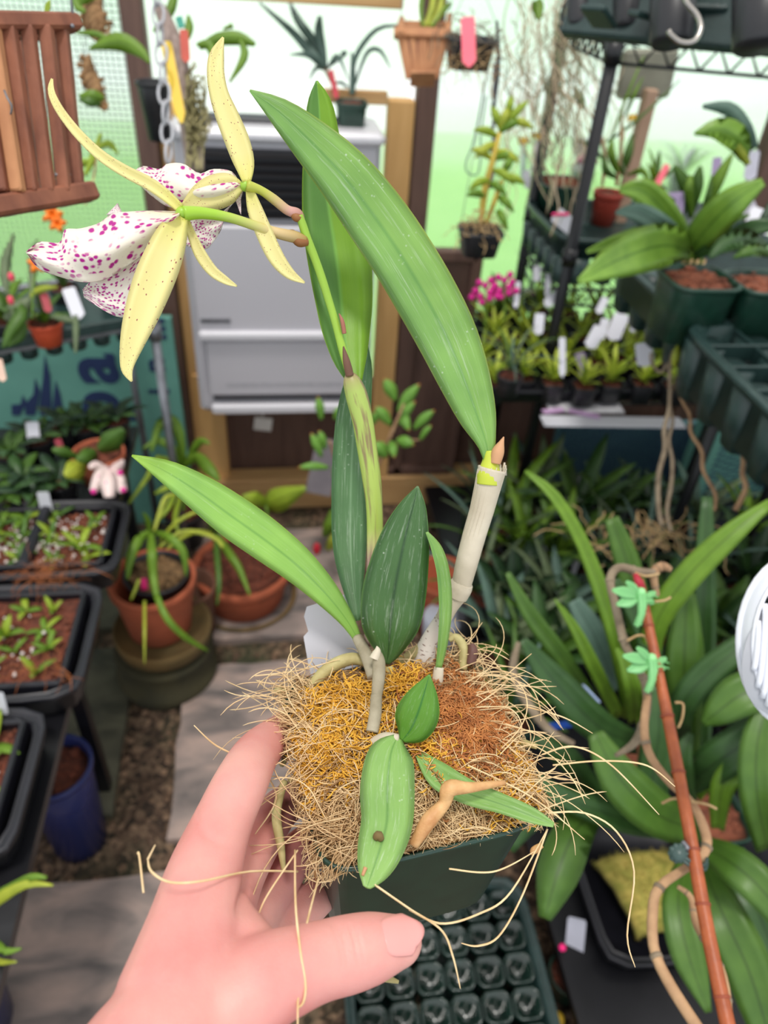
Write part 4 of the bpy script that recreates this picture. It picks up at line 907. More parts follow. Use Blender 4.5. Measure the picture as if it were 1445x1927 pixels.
# orange flower and shoots seen under the slat basket
t = thing('orange_flowering_plant', 'thin plant with orange star flowers hanging below the slat basket', 'plant', W(100, 445, 1.2))
for (x, y, r_) in ((98, 402, 22), (108, 420, 18), (70, 496, 20), (36, 330, 14)):
    for k in range(5):
        a = k*1.257+x; pxleaf(t, [(x, y, 1.2), (x+r_*.5*math.cos(a), y+r_*.5*math.sin(a), 1.19), (x+r_*math.cos(a), y+r_*math.sin(a), 1.2)], [2, 6, 2], ORAN, .2, 0, 5, False, name='petal')
pxtube(t, [(98, 402, 1.2), (120, 440, 1.2), (110, 500, 1.22), (70, 496, 1.2), (60, 600, 1.2)], [1.5]*5, BL[2], 'stem', 6)
for p, h in (([(160, 330, 1.3), (178, 290, 1.3), (190, 250, 1.3)], [3, 8, 2]), ([(170, 300, 1.3), (150, 310, 1.3), (130, 330, 1.3)], [2, 8, 2]), ([(182, 280, 1.3), (205, 270, 1.3), (222, 290, 1.3)], [2, 7, 2])): pxleaf(t, p, h, BL[4], .3, 0, 7, False)
pxtube(t, [(160, 385, 1.3), (175, 340, 1.3), (185, 270, 1.3)], [2, 2, 1.5], CANE, 'stem', 6)

# ------------------------------------------------------------------ LEFT BENCH (upper) with teal foam board behind
BZ = .86
p0, p1 = GZ(-120, 676, BZ), GZ(290, 604, BZ); ux = (p1-p0).normalized(); vy = Vector((-ux.y, ux.x, 0))
t = thing('wire_bench', 'galvanised bench with grey leg carrying the upper left pots', 'bench', (p1.x, p1.y, 0))
pb = p1+vy*.30; pa = p0+vy*.30
for a, b in ((p0, p1), (p1, pb), (pb, pa)): MB().beam(a, b, .02, .025, (0, 0, 1), .003).build('frame_rail', METALG, t, False)
lg = p1+vy*.01; MB().tube([Vector((lg.x, lg.y, 0)), Vector((lg.x, lg.y, BZ+.03))], .011, 12).build('leg', METALG, t)
MB().tube([Vector((lg.x, lg.y, BZ-.05)), Vector((lg.x, lg.y, BZ-.01))], .016, 12).build('leg_collar', METALG, t)
MB().tube([Vector((pb.x, pb.y, 0)), Vector((pb.x, pb.y, BZ))], .010, 12).build('leg', METALG, t)
for i in range(16):
    a = p0+ux*(i+.5)*(p1-p0).length/16; MB().beam(a+Vector((0, 0, .008)), a+vy*.30+Vector((0, 0, .008)), .004, .004).build('shelf_wire', METALG, t, False)
# tray on bench
cc = p0+ux*.16+vy*.02; 
t = thing('nursery_tray', 'dark green tray with rounded feet on the upper left bench', 'tray', (p0.x+.2, p0.y+.15, BZ-.03))
q0, q1 = p0+vy*-.004-Vector((0, 0, .0)), p1-ux*.0+vy*-.004
mb = MB(); mb.beam(q0-vy*.006+Vector((0, 0, .012)), q1-vy*.006-ux*.015+Vector((0, 0, .012)), .012, .026, (0, 0, 1), .003); mb.build('tray_rim', TRAYG, t, False)
mb = MB(); M = Matrix((ux, vy, Vector((0, 0, 1)))).transposed()
mb.box((q0+q1)/2+vy*.13+Vector((0, 0, .014)), ((q1-q0).length-.03, .25, .006), M); mb.build('tray_floor', TRAYG, t, False)
for i in range(9):
    a = q0+ux*(.02+i*.052)+vy*.03; MB().lathe(a+Vector((0, 0, .0)), [(.014, -.045), (.018, -.042), (.021, -.005)], 12).build('cell_foot', TRAYG, t)
# foam board with printed letters
bm = lambda x, y, yy=1.98: GY(x, y, yy)
x0, x1 = bm(-60, 700).x, bm(334, 700).x; z0, z1 = bm(100, 1000).z, bm(150, 600).z
fb_ = single(MB().box(((x0+x1)/2, 1.995, (z0+z1)/2), (x1-x0, .025, z1-z0), None, .001), 'foam_board', TEAL, 'teal foam board printed with navy letters and plume logo under the left bench', 'board', smooth=False)
def ply(pts, m, nm, parent, y=1.98, th=.0012):
    vs = [GY(x, yy, y) for x, yy in pts]; k = len(vs)
    MB().add(vs+[v+Vector((0, th, 0)) for v in vs], [list(range(k))[::-1], [k+i for i in range(k)]]+[[i, (i+1) % k, k+(i+1) % k, k+i] for i in range(k)]).build(nm, m, parent, False)
def flat_txt(body, size, loc, rx, m, parent, nm='lettering', spacing=1.0, bold=.0):
    c = bpy.data.curves.new(nm, 'FONT'); c.body = body; c.size = size; c.extrude = .0008; c.offset = bold; c.space_character = spacing
    o = bpy.data.objects.new('tmpf', c); COL.objects.link(o); dg = bpy.context.evaluated_depsgraph_get(); me = bpy.data.meshes.new_from_object(o.evaluated_get(dg)); bpy.data.objects.remove(o)
    me.transform(Matrix.Translation(Vector(loc)-ORG.get(parent.name, Vector())) @ rx.to_4x4()); me.materials.clear(); me.materials.append(m)
    o = bpy.data.objects.new(nm, me); COL.objects.link(o); o.parent = parent; o['kind'] = 'stuff'; return o
# letters run up the board (rotated a quarter turn): s p a, then a second row
RX = Matrix(((0, -1, 0), (0, 0, -1), (1, 0, 0)))      # text x -> world z, text y -> -x, facing -y
for ch, px, py in (('s', 228, 905), ('p', 228, 790), ('a', 222, 716)):
    q = bm(px, py); flat_txt(ch, .215, (q.x, 1.981, q.z-.01), RX, NAVY, fb_, bold=.006)
for ch, px, py in (('n', 310, 700), ('m', 312, 640), ('i', 318, 742)):
    q = bm(px, py); flat_txt(ch, .085, (q.x, 1.981, q.z), RX, NAVY, fb_, bold=.003)
for top, base, w_ in (((84, 668), (84, 782), 13), ((66, 712), (56, 782), 12), ((104, 716), (108, 782), 11), ((42, 744), (30, 782), 11)):
    x, y = top; bx, by = base; ply([(x, y), (x+w_*.8, y+40*(by-y)/114), (bx+w_, by-8), (bx+w_*.7, by), (bx-w_*.7, by), (bx-w_*.8, by-20), (x-w_*.3, y+50*(by-y)/114)], NAVY, 'printed_plume', fb_)
# plants on the bench
rnd = random.Random(21)
def potted(label, c, r, h, pm, leaves, group=None, name='potted_plant', square=0, med=SOIL, taper=.8, cat='plant'):
    t = thing(name, label, cat, (c[0], c[1], c[2]-h), group); pot(t, c, r, h, pm, square, med, .003, taper=taper)
    for q in leaves: rosette(t, Vector(c)+Vector((0, 0, -.004)), *q[0], rnd=rnd, **q[1])
    return t
def bench_pt(px, py, dz=0): return GZ(px, py, BZ+dz)
potted('small terracotta coloured pot with leafy orchid on the upper left bench edge', bench_pt(84, 605, .05), .034, .05, mat('pot_orange', (206, 84, 50), (190, 70, 40), rough=.6), [((7, .09, .009, [BL[0], BL[2]]), dict(up=.9)), ((4, .12, .006, [BL[3]]), dict(up=1.2, droop=.5))], taper=.75)
potted('black pot with broad yellowing leaves at the left end of the upper bench', bench_pt(10, 600, .05), .035, .055, BLACKP, [((8, .12, .013, [BL[2], LY, BL[0]]), dict(up=.8))])
potted('grassy orchid in a black pot at the back of the upper left bench', bench_pt(120, 540, .05), .033, .055, BLACKP, [((9, .12, .006, [BL[3], BL[0], LGR]), dict(up=1.1, droop=.5))])
potted('grey green seedling pot near the corner leg of the upper left bench', bench_pt(215, 560, .04), .033, .045, BLACKP, [((7, .07, .007, [LGR, BL[3]]), dict(up=.7))])
t = pxplant('drooping_leaf_plant', 'sparse plant drooping yellow green leaves over the front of the left bench', (60, 590, 1.55), [
    ([(20, 560, 1.5), (40, 590, 1.48), (20, 625, 1.47), (6, 655, 1.47)], [4, 13, 10, 3], BL[0]), ([(60, 560, 1.5), (30, 590, 1.49), (8, 600, 1.49)], [5, 20, 4], BL[3]),
    ([(56, 560, 1.5), (75, 545, 1.49), (108, 540, 1.49)], [3, 6, 2], LY), ([(142, 590, 1.5), (143, 620, 1.48), (142, 665, 1.47)], [3, 6, 2], BL[3]),
    ([(95, 595, 1.5), (120, 600, 1.49), (148, 606, 1.49)], [2, 7, 2], BL[3]), ([(50, 610, 1.5), (36, 634, 1.49), (14, 652, 1.49)], [3, 9, 2], BL[0]), ([(60, 560, 1.5), (62, 500, 1.52), (70, 450, 1.55)], [3, 9, 2], BL[3]), ([(14, 560, 1.5), (10, 500, 1.52), (26, 440, 1.55)], [3, 10, 2], BL[3])])
pxlabel(150, 600, 128, 542, 12, 1.5, WHITEL, 'white plant label leaning beside the orange pot on the upper left bench')
pxlabel(92, 588, 82, 552, 7, 1.5, mat('label_dark_red', (170, 60, 70)), 'dark red label in the orange pot on the upper left bench')
pxlabel(6, 718, -4, 676, 7, 1.2, mat('label_peach', (226, 190, 170)), 'peach label edge hanging at the far left under the bench tray')
for i, (x, y) in enumerate(((21, 521), (20, 565))):
    single(MB().ico(W(x, y, 1.46), .007, 1, (.9, .9, 1.4)), 'flower_bud', mat('bud_pink', (252, 84, 110), rough=.5), ['upper pink round bud on the drooping stem at the left edge', 'lower pink round bud on the drooping stem at the left edge'][i], 'flower bud')
# ------------------------------------------------------------------ LEFT LOWER BENCH: trays of seedlings
TZ = .6
sb = thing('lower_bench', 'low dark shelf carrying the seedling trays on the left', 'bench', (-.6, .9, 0))
MB().box((-.64, .98, TZ-.075), (.54, 1.5, .02)).build('shelf_board', BLACKM, sb, False)
for x, y in ((-.42, .3), (-.42, 1.0), (-.42, 1.68), (-.86, .3), (-.86, 1.68)): MB().box((x, y, (TZ-.085)/2), (.025, .025, TZ-.085)).build('leg', BLACKM, sb, False)
SEEDR = random.Random(8); ORDN = ['first', 'second', 'third', 'fourth', 'fifth', 'sixth', 'seventh', 'eighth']
def clump(parent_label, grp, x, y, z, s_, mats):
    t = thing('orchid_seedling', parent_label, 'seedling', (x, y, z), grp)
    n = SEEDR.choice((3, 4, 5)); rosette(t, (x, y, z), n, s_, s_*.15, mats, SEEDR, up=SEEDR.uniform(.5, 1.0), droop=.8, seg=5)
    return t
def seed_tray(label, x0, x1, y0, y1, mats, n, grp, lab, perl):
    t = tray('seedling_tray', label, x0, x1, y0, y1, TZ, TRAYK, .06)
    r = random.Random(int(y0*100)); ix0, ix1, iy0, iy1 = x0+.038, x1-.034, y0+.032, y1-.030; c = ((ix0+ix1)/2, (iy0+iy1)/2, TZ-.012)
    # inner community pot with rim
    mb = MB(); 
    for a, b in (((ix0, iy0), (ix1, iy0)), ((ix1, iy0), (ix1, iy1)), ((ix1, iy1), (ix0, iy1)), ((ix0, iy1), (ix0, iy0))): mb.beam((*a, TZ-.012), (*b, TZ-.012), .010, .034, (0, 0, 1), .003)
    mb.build('inner_rim', TRAYK, t, False)
    g = [[Vector((ix0+(ix1-ix0)*i/24, iy0+(iy1-iy0)*j/16, TZ-.014+noise.noise(Vector((i*.9, j*.9, y0*10)))*.006)) for i in range(25)] for j in range(17)]
    MB().sheet(g, .01, Vector((0, 0, 1))).build('bark_mix', SOIL, t)
    mb = MB()
    for _ in range(420): mb.ico((r.uniform(ix0+.006, ix1-.006), r.uniform(iy0+.006, iy1-.006), TZ-.011), r.uniform(.0025, .006), 0, (1, 1, .6), .6, r)
    mb.build('bark_bits', BARK, t, kind='stuff')
    mb = MB()
    for _ in range(perl):
        u = r.gauss(.60, .22); v = r.gauss(.45, .25)
        if 0 < u < 1 and 0 < v < 1: mb.ico((ix0+(ix1-ix0)*(.25+.75*u), iy0+(iy1-iy0)*v, TZ-.007), r.uniform(.0018, .0036), 1)
    mb.build('perlite_grains', PERL, t, kind='stuff')
    cols = 7; rows = ('front', 'second', 'third', 'back')
    for j, rw in enumerate(rows):
        for i in range(cols):
            x = ix1-.018-(ix1-ix0-.03)*(i+.5+r.uniform(-.3, .3))/cols*.98; y = iy0+.012+(iy1-iy0-.024)*(j+.5+r.uniform(-.3, .3))/4
            clump(f'{lab}, {rw} row, {ORDN[i]} from the right', grp, x, y, TZ-.012, r.uniform(.032, .062), mats)
    return t
seed_tray('black tray of mixed seedlings and perlite, farthest of the three on the left shelf', -.86, -.32, 1.09, 1.33, [BL[0], BL[4], BL[2], BL[2]], 26, 'seedlings in the farthest tray', 'tiny seedling in the farthest left tray', 260)
seed_tray('black tray of green seedlings in reddish bark, middle of the three on the left shelf', -.88, -.335, .80, 1.072, [BL[2], BL[4], BL[2]], 28, 'seedlings in the middle tray', 'small seedling in the middle left tray', 60)
seed_tray('black seedling tray cut by the left photo edge, nearest of the three', -.92, -.375, .535, .79, [BL[2], BL[4], BL[2]], 26, 'seedlings in the nearest tray', 'small seedling in the nearest left tray', 90)
# divider between the two pots of the far tray
single(MB().beam((-.497, 1.12, TZ-.004), (-.49, 1.30, TZ-.004), .02, .03, (0, 0, 1), .004), 'pot_divider', TRAYK, 'black rim between two square pots in the farthest seedling tray', 'rim', smooth=False)
# dry moss strands on the trays
mb = MB(); r = random.Random(2)
for _ in range(90):
    x, y = r.choice(((80, 1075), (60, 1090), (90, 1260), (140, 1085))); q = [GZ(x+r.gauss(0, 16), y+r.gauss(0, 10), TZ+.008)]; d = Vector((r.uniform(-1, 1), r.uniform(-1, 1), .3)).normalized()
    for k in range(5): q.append(q[-1]+d*.012); d = (d+Vector((r.uniform(-.6, .6), r.uniform(-.6, .6), -.25))).normalized()
    mb.tube(q, .0004, 3)
o = single(mb, 'dry_moss', mat('moss_dry_rust', (196, 120, 70), (160, 90, 50), rough=.9), 'wisps of rusty dry moss lying over the rims of the two farther seedling trays', 'moss'); o['kind'] = 'stuff'
# tags in trays
label_at(GZ(90, 968, TZ-.01), .024, .055, WHITEL, 'white label standing at the far rim of the farthest seedling tray', lean=(-.1, 0))
label_at(GZ(4, 1350, TZ-.01), .022, .05, WHITEL, 'white label at the left photo edge above the nearest seedling tray', lean=(-.2, 0))
# dark leafy plants behind the trays
DK = [BL[5], BL[1], BL[0]]
darks = [(20, 850), (70, 825), (120, 800), (40, 900), (110, 905), (160, 800), (10, 935), (60, 930), (215, 790)]
names = ['leftmost in the row below the foam board', 'left of the white tag below the foam board', 'centred below the plume logo', 'just above the farthest tray on the left', 'between the white tag and the spotted flower', 'just behind the round terracotta pot', 'at the far left corner above the trays', 'touching the far rim of the farthest tray', 'near the grey bench leg']
for (x, y), nm in zip(darks, names):
    c = GZ(x, y, .60); potted('dark green rosette plant '+nm, c, .036, .06, BLACKP, [((8, .085, .014, DK), dict(up=.7, droop=.8))])
for x, y, nm in ((84, 930, 'white label in front of the spotted flower on the left shelf'),): pass
pxlabel(64, 832, 60, 794, 11, 1.72, WHITEL, 'white label with pink tip among dark leaves under the foam board')
pxlabel(116, 850, 108, 826, 6, 1.7, mat('label_crimson', (160, 40, 60)), 'crimson label among dark leaves left of the round terracotta pot')
# terracotta pot with flat leaves and the spotted white flower
c = GZ(184, 850, .64); t = thing('terracotta_pot_plant', 'tilted terracotta pot with two round flat leaves on the left shelf', 'plant', (c.x, c.y, .56)); pot(t, c, .056, .075, TERRA, 0, SOIL, .006)
for p, h in (([(185, 848, 1.66), (210, 830, 1.62), (232, 808, 1.60)], [6, 21, 6]), ([(182, 850, 1.64), (165, 858, 1.6), (145, 866, 1.58)], [6, 16, 5]), ([(160, 870, 1.62), (140, 885, 1.58), (122, 895, 1.56)], [6, 20, 6]), ([(150, 862, 1.62), (118, 850, 1.58), (98, 846, 1.57)], [4, 10, 3])): pxleaf(t, p, h, BL[0] if h[1] != 20 else LY, .1, 0, 9, False, .0016)
PWH = petalmat('spotted_white_petal', (246, 226, 220), (246, 220, 220), (214, 70, 160), (7, 7), .3, (.5, .6), .2)
t = thing('spotted_white_flower', 'white flower with pink spots hanging in front of the terracotta pot', 'flower', W(205, 930, 1.52))
for p, h in (([(205, 880, 1.56), (190, 895, 1.53), (176, 925, 1.52)], [6, 13, 8]), ([(205, 880, 1.56), (204, 905, 1.52), (206, 936, 1.51)], [8, 16, 10]), ([(210, 880, 1.56), (222, 900, 1.53), (232, 926, 1.52)], [6, 12, 8]), ([(208, 884, 1.56), (224, 876, 1.54), (232, 866, 1.53)], [5, 9, 3]), ([(200, 884, 1.56), (180, 876, 1.54), (168, 880, 1.53)], [5, 9, 4])): pxleaf(t, p, h, PWH, .2, 0, 8, False, .0012, 'petal')
for x, y in ((176, 925), (232, 922), (226, 890)): MB().ico(W(x, y, 1.50), .006, 1).build('pink_tip', MAGE, t)
# ------------------------------------------------------------------ FLOOR POTS
def slip(parent, c, r, h, m, nm='pot', n=32): return pot(parent, c, r, h, m, 0, None, .009, nm, n, .78)
SZ = .36
c = GZ(285, 1085, SZ)
t = thing('terracotta_pot_stack', 'stack of mossy terracotta pots and saucers beside the path under the spider plant', 'pot', (c.x, c.y, 0))
MB().lathe((c.x, c.y, 0), [(.10, .0), (.125, .01), (.13, .05), (.12, .055), (.118, .11), (.125, .125), (.12, .13), (.09, .13)], 40).build('lower_pot', mat('pot_moss_dark', (66, 60, 36), (40, 40, 26), rough=.9, scale=14, bump=.4), t)
MB().lathe((c.x+.005, c.y, 0), [(.085, .13), (.115, .15), (.122, .19), (.117, .195), (.11, .19), (.08, .185)], 40).build('saucer', MOSSY, t)
t2 = thing('spider_plant', 'arching green spider plant in a black liner inside a terracotta pot on the pot stack', 'plant', (c.x, c.y, .195))
slip(t2, c, .098, .165, TERRA, 'terracotta_pot'); pot(t2, c+Vector((.01, .012, .004)), .074, .10, BLACKP, 0, mat('pebble_mix', (150, 116, 76), (80, 60, 40), rough=.9, scale=60, bump=.6), .004)
hx = (285, 1000)
for p, h in (([(283, 1000, 1.62), (262, 1015, 1.58), (245, 1050, 1.56), (240, 1090, 1.57)], [4, 9, 9, 3]), ([(284, 1000, 1.62), (286, 1040, 1.56), (288, 1080, 1.56), (294, 1120, 1.54)], [5, 9, 8, 6]), ([(294, 1120, 1.54), (315, 1165, 1.52), (350, 1200, 1.55), (392, 1225, 1.6)], [6, 7, 6, 2]), ([(290, 1002, 1.62), (320, 1012, 1.58), (345, 1040, 1.58), (350, 1085, 1.6)], [4, 8, 8, 2]),
             ([(282, 1002, 1.64), (278, 980, 1.62), (270, 965, 1.6)], [5, 6, 2]), ([(300, 1020, 1.62), (330, 985, 1.6), (365, 965, 1.6), (400, 955, 1.6)], [3, 4, 3, 2]), ([(262, 1090, 1.57), (250, 1120, 1.56), (246, 1130, 1.56)], [3, 3, 1]), ([(272, 1130, 1.56), (272, 1190, 1.5), (272, 1250, 1.5)], [3, 3, 1]), ([(290, 1000, 1.63), (310, 940, 1.66), (330, 930, 1.66)], [3, 5, 2]), ([(300, 1030, 1.6), (345, 1000, 1.62), (400, 1010, 1.64), (420, 1030, 1.64)], [3, 4, 4, 3])):
    pxleaf(t2, p, h, BL[2] if h[1] > 5 else LY, .5, 0, 12, False, .001)
label_at(c+Vector((-.012, -.045, -.02)), .014, .045, HOTP, 'hot pink tag in the pebbly pot of the spider plant', lean=(-.4, 0))
c = GZ(455, 1060, .15)
t = thing('wide_terracotta_pot', 'wide terracotta pot standing on a mossy saucer left of centre on the path', 'pot', (c.x, c.y, 0))
pot(t, c, .135, .14, TERRA, 0, SOIL, .012, 'terracotta_pot', 40, .82); MB().lathe((c.x, c.y, 0), [(.10, .0), (.14, .006), (.155, .035), (.148, .038), (.13, .012)], 40).build('saucer', MOSSY, t)
t2 = pxplant('arching_leaf_plant', 'small plant with thin arching leaves growing in the wide terracotta pot', (420, 1010, 2.1), [
    ([(405, 1000, 2.0), (430, 1040, 1.9), (450, 1070, 1.88), (470, 1120, 1.85)], [4, 8, 7, 2], BL[2]), ([(405, 1000, 2.0), (408, 1040, 1.9), (412, 1100, 1.85), (408, 1140, 1.85)], [3, 6, 5, 2], BL[0]),
    ([(400, 1000, 2.0), (395, 970, 1.95), (380, 955, 1.95)], [4, 8, 2], BL[2]), ([(405, 1005, 2.0), (370, 1000, 1.9), (330, 1020, 1.85), (300, 1050, 1.84)], [2, 4, 4, 1], LY), ([(410, 1000, 2.0), (420, 980, 1.95), (450, 990, 1.92)], [3, 6, 2], LY)])
c = GZ(357, 1100, .2); t = thing('small_clay_pot', 'small brown clay pot lying behind the spider plant stack', 'pot', (c.x, c.y, .0)); slip(t, c, .065, .2, mat('clay_brown', (120, 76, 58), (80, 54, 40), rough=.8, scale=12), 'clay_pot')
# bushy plants by the left leg
t = thing('bright_strap_plant', 'bright green strap-leaved plant growing at the foot of the grey bench leg', 'plant', GZ(345, 980, .1)); c_ = GZ(345, 960, .22)
pot(t, c_, .06, .12, BLACKP, 0, SOIL)
for p, h in (([(345, 880, 2.0), (338, 820, 1.95), (322, 790, 1.95), (300, 800, 1.92), (285, 850, 1.9)], [5, 10, 11, 9, 3]), ([(345, 880, 2.0), (370, 860, 1.95), (395, 885, 1.92), (412, 905, 1.92)], [5, 10, 12, 4]), ([(340, 880, 2.0), (330, 850, 1.94), (300, 830, 1.92), (268, 845, 1.9)], [4, 8, 8, 2]), ([(345, 885, 2.0), (340, 905, 1.94), (310, 920, 1.9), (290, 930, 1.9)], [4, 7, 6, 2]),
             ([(350, 870, 2.0), (375, 832, 1.96), (395, 835, 1.95)], [3, 8, 2]), ([(355, 885, 2.0), (380, 905, 1.94), (405, 945, 1.92)], [4, 9, 2]), ([(340, 890, 2.0), (320, 950, 1.9), (290, 985, 1.88)], [3, 5, 2]), ([(350, 900, 2.0), (330, 970, 1.9), (335, 1000, 1.88)], [3, 5, 2]), ([(345, 890, 2.0), (300, 860, 1.92), (276, 900, 1.9), (240, 950, 1.88)], [3, 5, 5, 2])):
    pxleaf(t, p, h, BL[2] if h[1] > 7 else BL[4], .4, 0, 11, False, .001)
pxtube(t, [(345, 960, 2.05), (347, 920, 2.03), (345, 878, 2.0)], [4, 4, 3], BL[2], 'stem', 6)
# caladium-like and red flowers near centre bottom of wall
t = pxplant('broad_leaf_plant', 'low plant with broad pale green leaves in front of the wall sill', (500, 990, 2.2), [
    ([(500, 950, 2.2), (525, 940, 2.15), (575, 918, 2.12)], [8, 24, 5], BL[4]), ([(500, 950, 2.2), (480, 940, 2.14), (455, 935, 2.12)], [5, 16, 4], BL[4]), ([(480, 960, 2.2), (460, 975, 2.15), (440, 990, 2.12)], [3, 8, 3], BL[2]), ([(610, 1010, 2.2), (620, 990, 2.16), (625, 960, 2.15)], [4, 12, 4], BL[2]), ([(615, 1035, 2.2), (625, 1020, 2.16), (632, 1000, 2.15)], [4, 10, 4], LY)])
pxtube(t, [(500, 1010, 2.25), (503, 975, 2.2), (500, 950, 2.2)], [3, 3, 3], BL[2], 'stem', 6)
single(MB().ico(W(596, 1033, 2.1), .014, 1, (.8, .8, 1.6)), 'red_flower', mat('flower_red', (200, 30, 50)), 'small red flower low behind the long dark leaf near the sill', 'flower')
# shrub in front of heater
t = thing('small_leaved_shrub', 'slender shrub with red tipped green leaves growing before the heater and brown panel', 'plant', GZ(650, 1100, .02))
TIP = leafmat('bg_leaf_tip', (124, 176, 72), base=(190, 90, 60), trans=.3)
pxtube(t, [(650, 1080, 2.2), (655, 1000, 2.1), (640, 900, 1.95), (620, 830, 1.85)], [4, 4, 4, 3], CANE, 'stem', 6); pxtube(t, [(655, 1000, 2.1), (700, 900, 1.95), (735, 820, 1.85), (760, 760, 1.8)], [4, 4, 4, 2], CANE, 'stem', 6); pxtube(t, [(725, 850, 1.88), (760, 830, 1.86), (790, 828, 1.86)], [2, 2, 1], CANE, 'stem', 6)
for a, b, w in (((605, 790), (598, 746), 9), ((605, 860), (585, 815), 9), ((618, 880), (560, 880), 8), ((630, 790), (640, 765), 7), ((612, 845), (600, 810), 8), ((745, 755), (722, 712), 13), ((748, 775), (790, 722), 12), ((745, 800), (782, 755), 10), ((735, 800), (705, 765), 12), ((752, 775), (770, 812), 11), ((778, 808), (818, 772), 10), ((745, 830), (780, 838), 12), ((728, 860), (700, 835), 16), ((735, 830), (742, 862), 10), ((700, 800), (712, 775), 8), ((790, 828), (812, 800), 6), ((640, 800), (655, 780), 6), ((628, 900), (640, 870), 9)):
    pxleaf(t, [(*a, 1.84), ((a[0]+b[0])/2, (a[1]+b[1])/2-3, 1.82), (*b, 1.82)], [3, w, 1.5], TIP, .35, 0, 7, False, .001)
# grey card standing by the sill
pa_, pb_ = GY(597, 880, 1.75), GY(620, 945, 1.75)
single(MB().beam(GY(620, 826, 1.80), GY(598, 930, 1.72), .075, .003, (0, -1, .3)), 'grey_card', mat('card_grey', (112, 104, 108), (92, 86, 92), rough=.5), 'dark grey plastic card hanging tilted in the small-leaved shrub', 'card', smooth=False)
# blue glazed pot and leaves at bottom left
c = GZ(-150, 1790, .33); t = thing('blue_glazed_pot', 'dark blue glazed pot with yellow green shoots cut by the bottom left edge', 'pot', (c.x, c.y, 0)); pot(t, c, .085, .33, BLUEP, 0, SOIL, .006, taper=.7)
for p, h in (([(-40, 1720, .95), (0, 1690, .92), (50, 1664, .90), (100, 1666, .90)], [10, 12, 8, 2]), ([(-40, 1700, .95), (20, 1670, .92), (60, 1650, .9), (88, 1652, .9)], [6, 8, 7, 3]), ([(-40, 1760, .95), (-10, 1775, .92), (12, 1790, .9), (40, 1785, .9)], [6, 8, 7, 2]), ([(-20, 1800, .95), (0, 1810, .93), (30, 1810, .9)], [4, 6, 2])): pxleaf(t, p, h, LY if h[1] != 8 else BL[2], .5, 0, 9, False, .001)
c = GZ(100, 1440, .28); t = thing('blue_bowl', 'dark blue pot standing on the ground beneath the seedling trays', 'pot', (c.x, c.y, 0)); pot(t, c, .07, .28, BLUEP, 0, SOIL, .006, taper=.8)
#@@P5
NZ = 1.10
# ------------------------------------------------------------------ TOP CENTRE
c = GY(661, 190, 1.985)
t = thing('strappy_orchid_pot', 'grey leaved strappy orchid in a square dark pot standing on the wall heater', 'plant', (c.x, c.y, c.z-.075))
pot(t, c, .037, .078, POTG, .5, SOIL, .003, taper=.78)
GL = leafmat('bg_leaf_slate', (92, 116, 108), trans=.12, rough=.5)
for p, h in (([(612, 130, 1.8), (590, 105, 1.78), (550, 60, 1.78), (488, 5, 1.78)], [5, 9, 7, 2]), ([(612, 130, 1.8), (590, 80, 1.79), (562, 40, 1.79), (545, 5, 1.79)], [5, 9, 8, 3]), ([(612, 130, 1.8), (606, 90, 1.78), (600, 60, 1.78), (602, 30, 1.78)], [5, 8, 9, 4]),
             ([(612, 130, 1.8), (580, 104, 1.76), (545, 103, 1.75)], [3, 5, 1]), ([(612, 130, 1.8), (595, 128, 1.76), (582, 150, 1.75)], [3, 4, 1]), ([(615, 132, 1.8), (635, 105, 1.77), (655, 150, 1.76)], [2, 4, 1]), ([(620, 125, 1.8), (650, 100, 1.78), (640, 99, 1.78)], [2, 4, 1]),
             ([(663, 175, 1.8), (665, 120, 1.78), (685, 80, 1.76), (715, 52, 1.75), (757, 48, 1.75)], [4, 5, 5, 4, 2]), ([(662, 178, 1.8), (664, 140, 1.79), (662, 98, 1.79)], [6, 6, 2]), ([(668, 160, 1.8), (690, 100, 1.77), (715, 95, 1.76), (735, 130, 1.76)], [2, 4, 4, 1]), ([(655, 165, 1.8), (640, 155, 1.78), (625, 160, 1.77)], [2, 3, 1])):
    pxleaf(t, p, h, GL, .5, 0, 10, False, .001)
pxtube(t, [(655, 185, 1.82), (630, 165, 1.8), (612, 130, 1.8)], [3, 3, 4], ROOTG, 'stem', 6)
pxlabel(634, 186, 622, 132, 5, 1.77, mat('label_deep_red', (190, 40, 60)), 'narrow red tag standing in the square pot on the heater')
single(MB().box(GY(668, 182, 2.05), (.16, .02, .03), None, .002), 'wood_offcut', WOODH, 'short wooden block lying on the wall rail behind the pot on the heater', 'wood block', smooth=False)
# hanging wooden basket
t = thing('cone_slat_basket', 'tapering light wood slat basket hanging before the middle brown post', 'basket', W(793, 150, 1.55))
d = 1.55
MB().beam(W(741, 62, d), W(850, 66, d), .018, .02, UP, .002).build('rim_slat', TEAKL, t, False)
MB().beam(W(748, 48, d+.1), W(846, 50, d+.1), .016, .016, UP, .002).build('rim_slat', TEAKL, t, False)
MB().beam(W(754, 64, d-.02), W(756, 36, d+.12), .012, .012, RT, .002).build('rim_slat', TEAKL, t, False); MB().beam(W(842, 66, d-.02), W(846, 30, d+.12), .012, .012, RT, .002).build('rim_slat', TEAKL, t, False)
for xa, xb in ((756, 772), (776, 784), (796, 795), (818, 806), (838, 816)): MB().beam(W(xa, 68, d), W(xb, 148, d+.02), .019 if xa != 776 else .012, .006, FW, .001).build('slat', TEAKL, t, False)
for xa, xb in ((766, 780), (788, 792), (812, 802), (832, 812)): MB().beam(W(xa, 60, d+.09), W(xb, 140, d+.07), .016, .005, FW, .001).build('slat', TEAK, t, False)
MB().beam(W(772, 148, d+.02), W(818, 148, d+.02), .05, .006, UP).build('base_board', TEAKL, t, False)
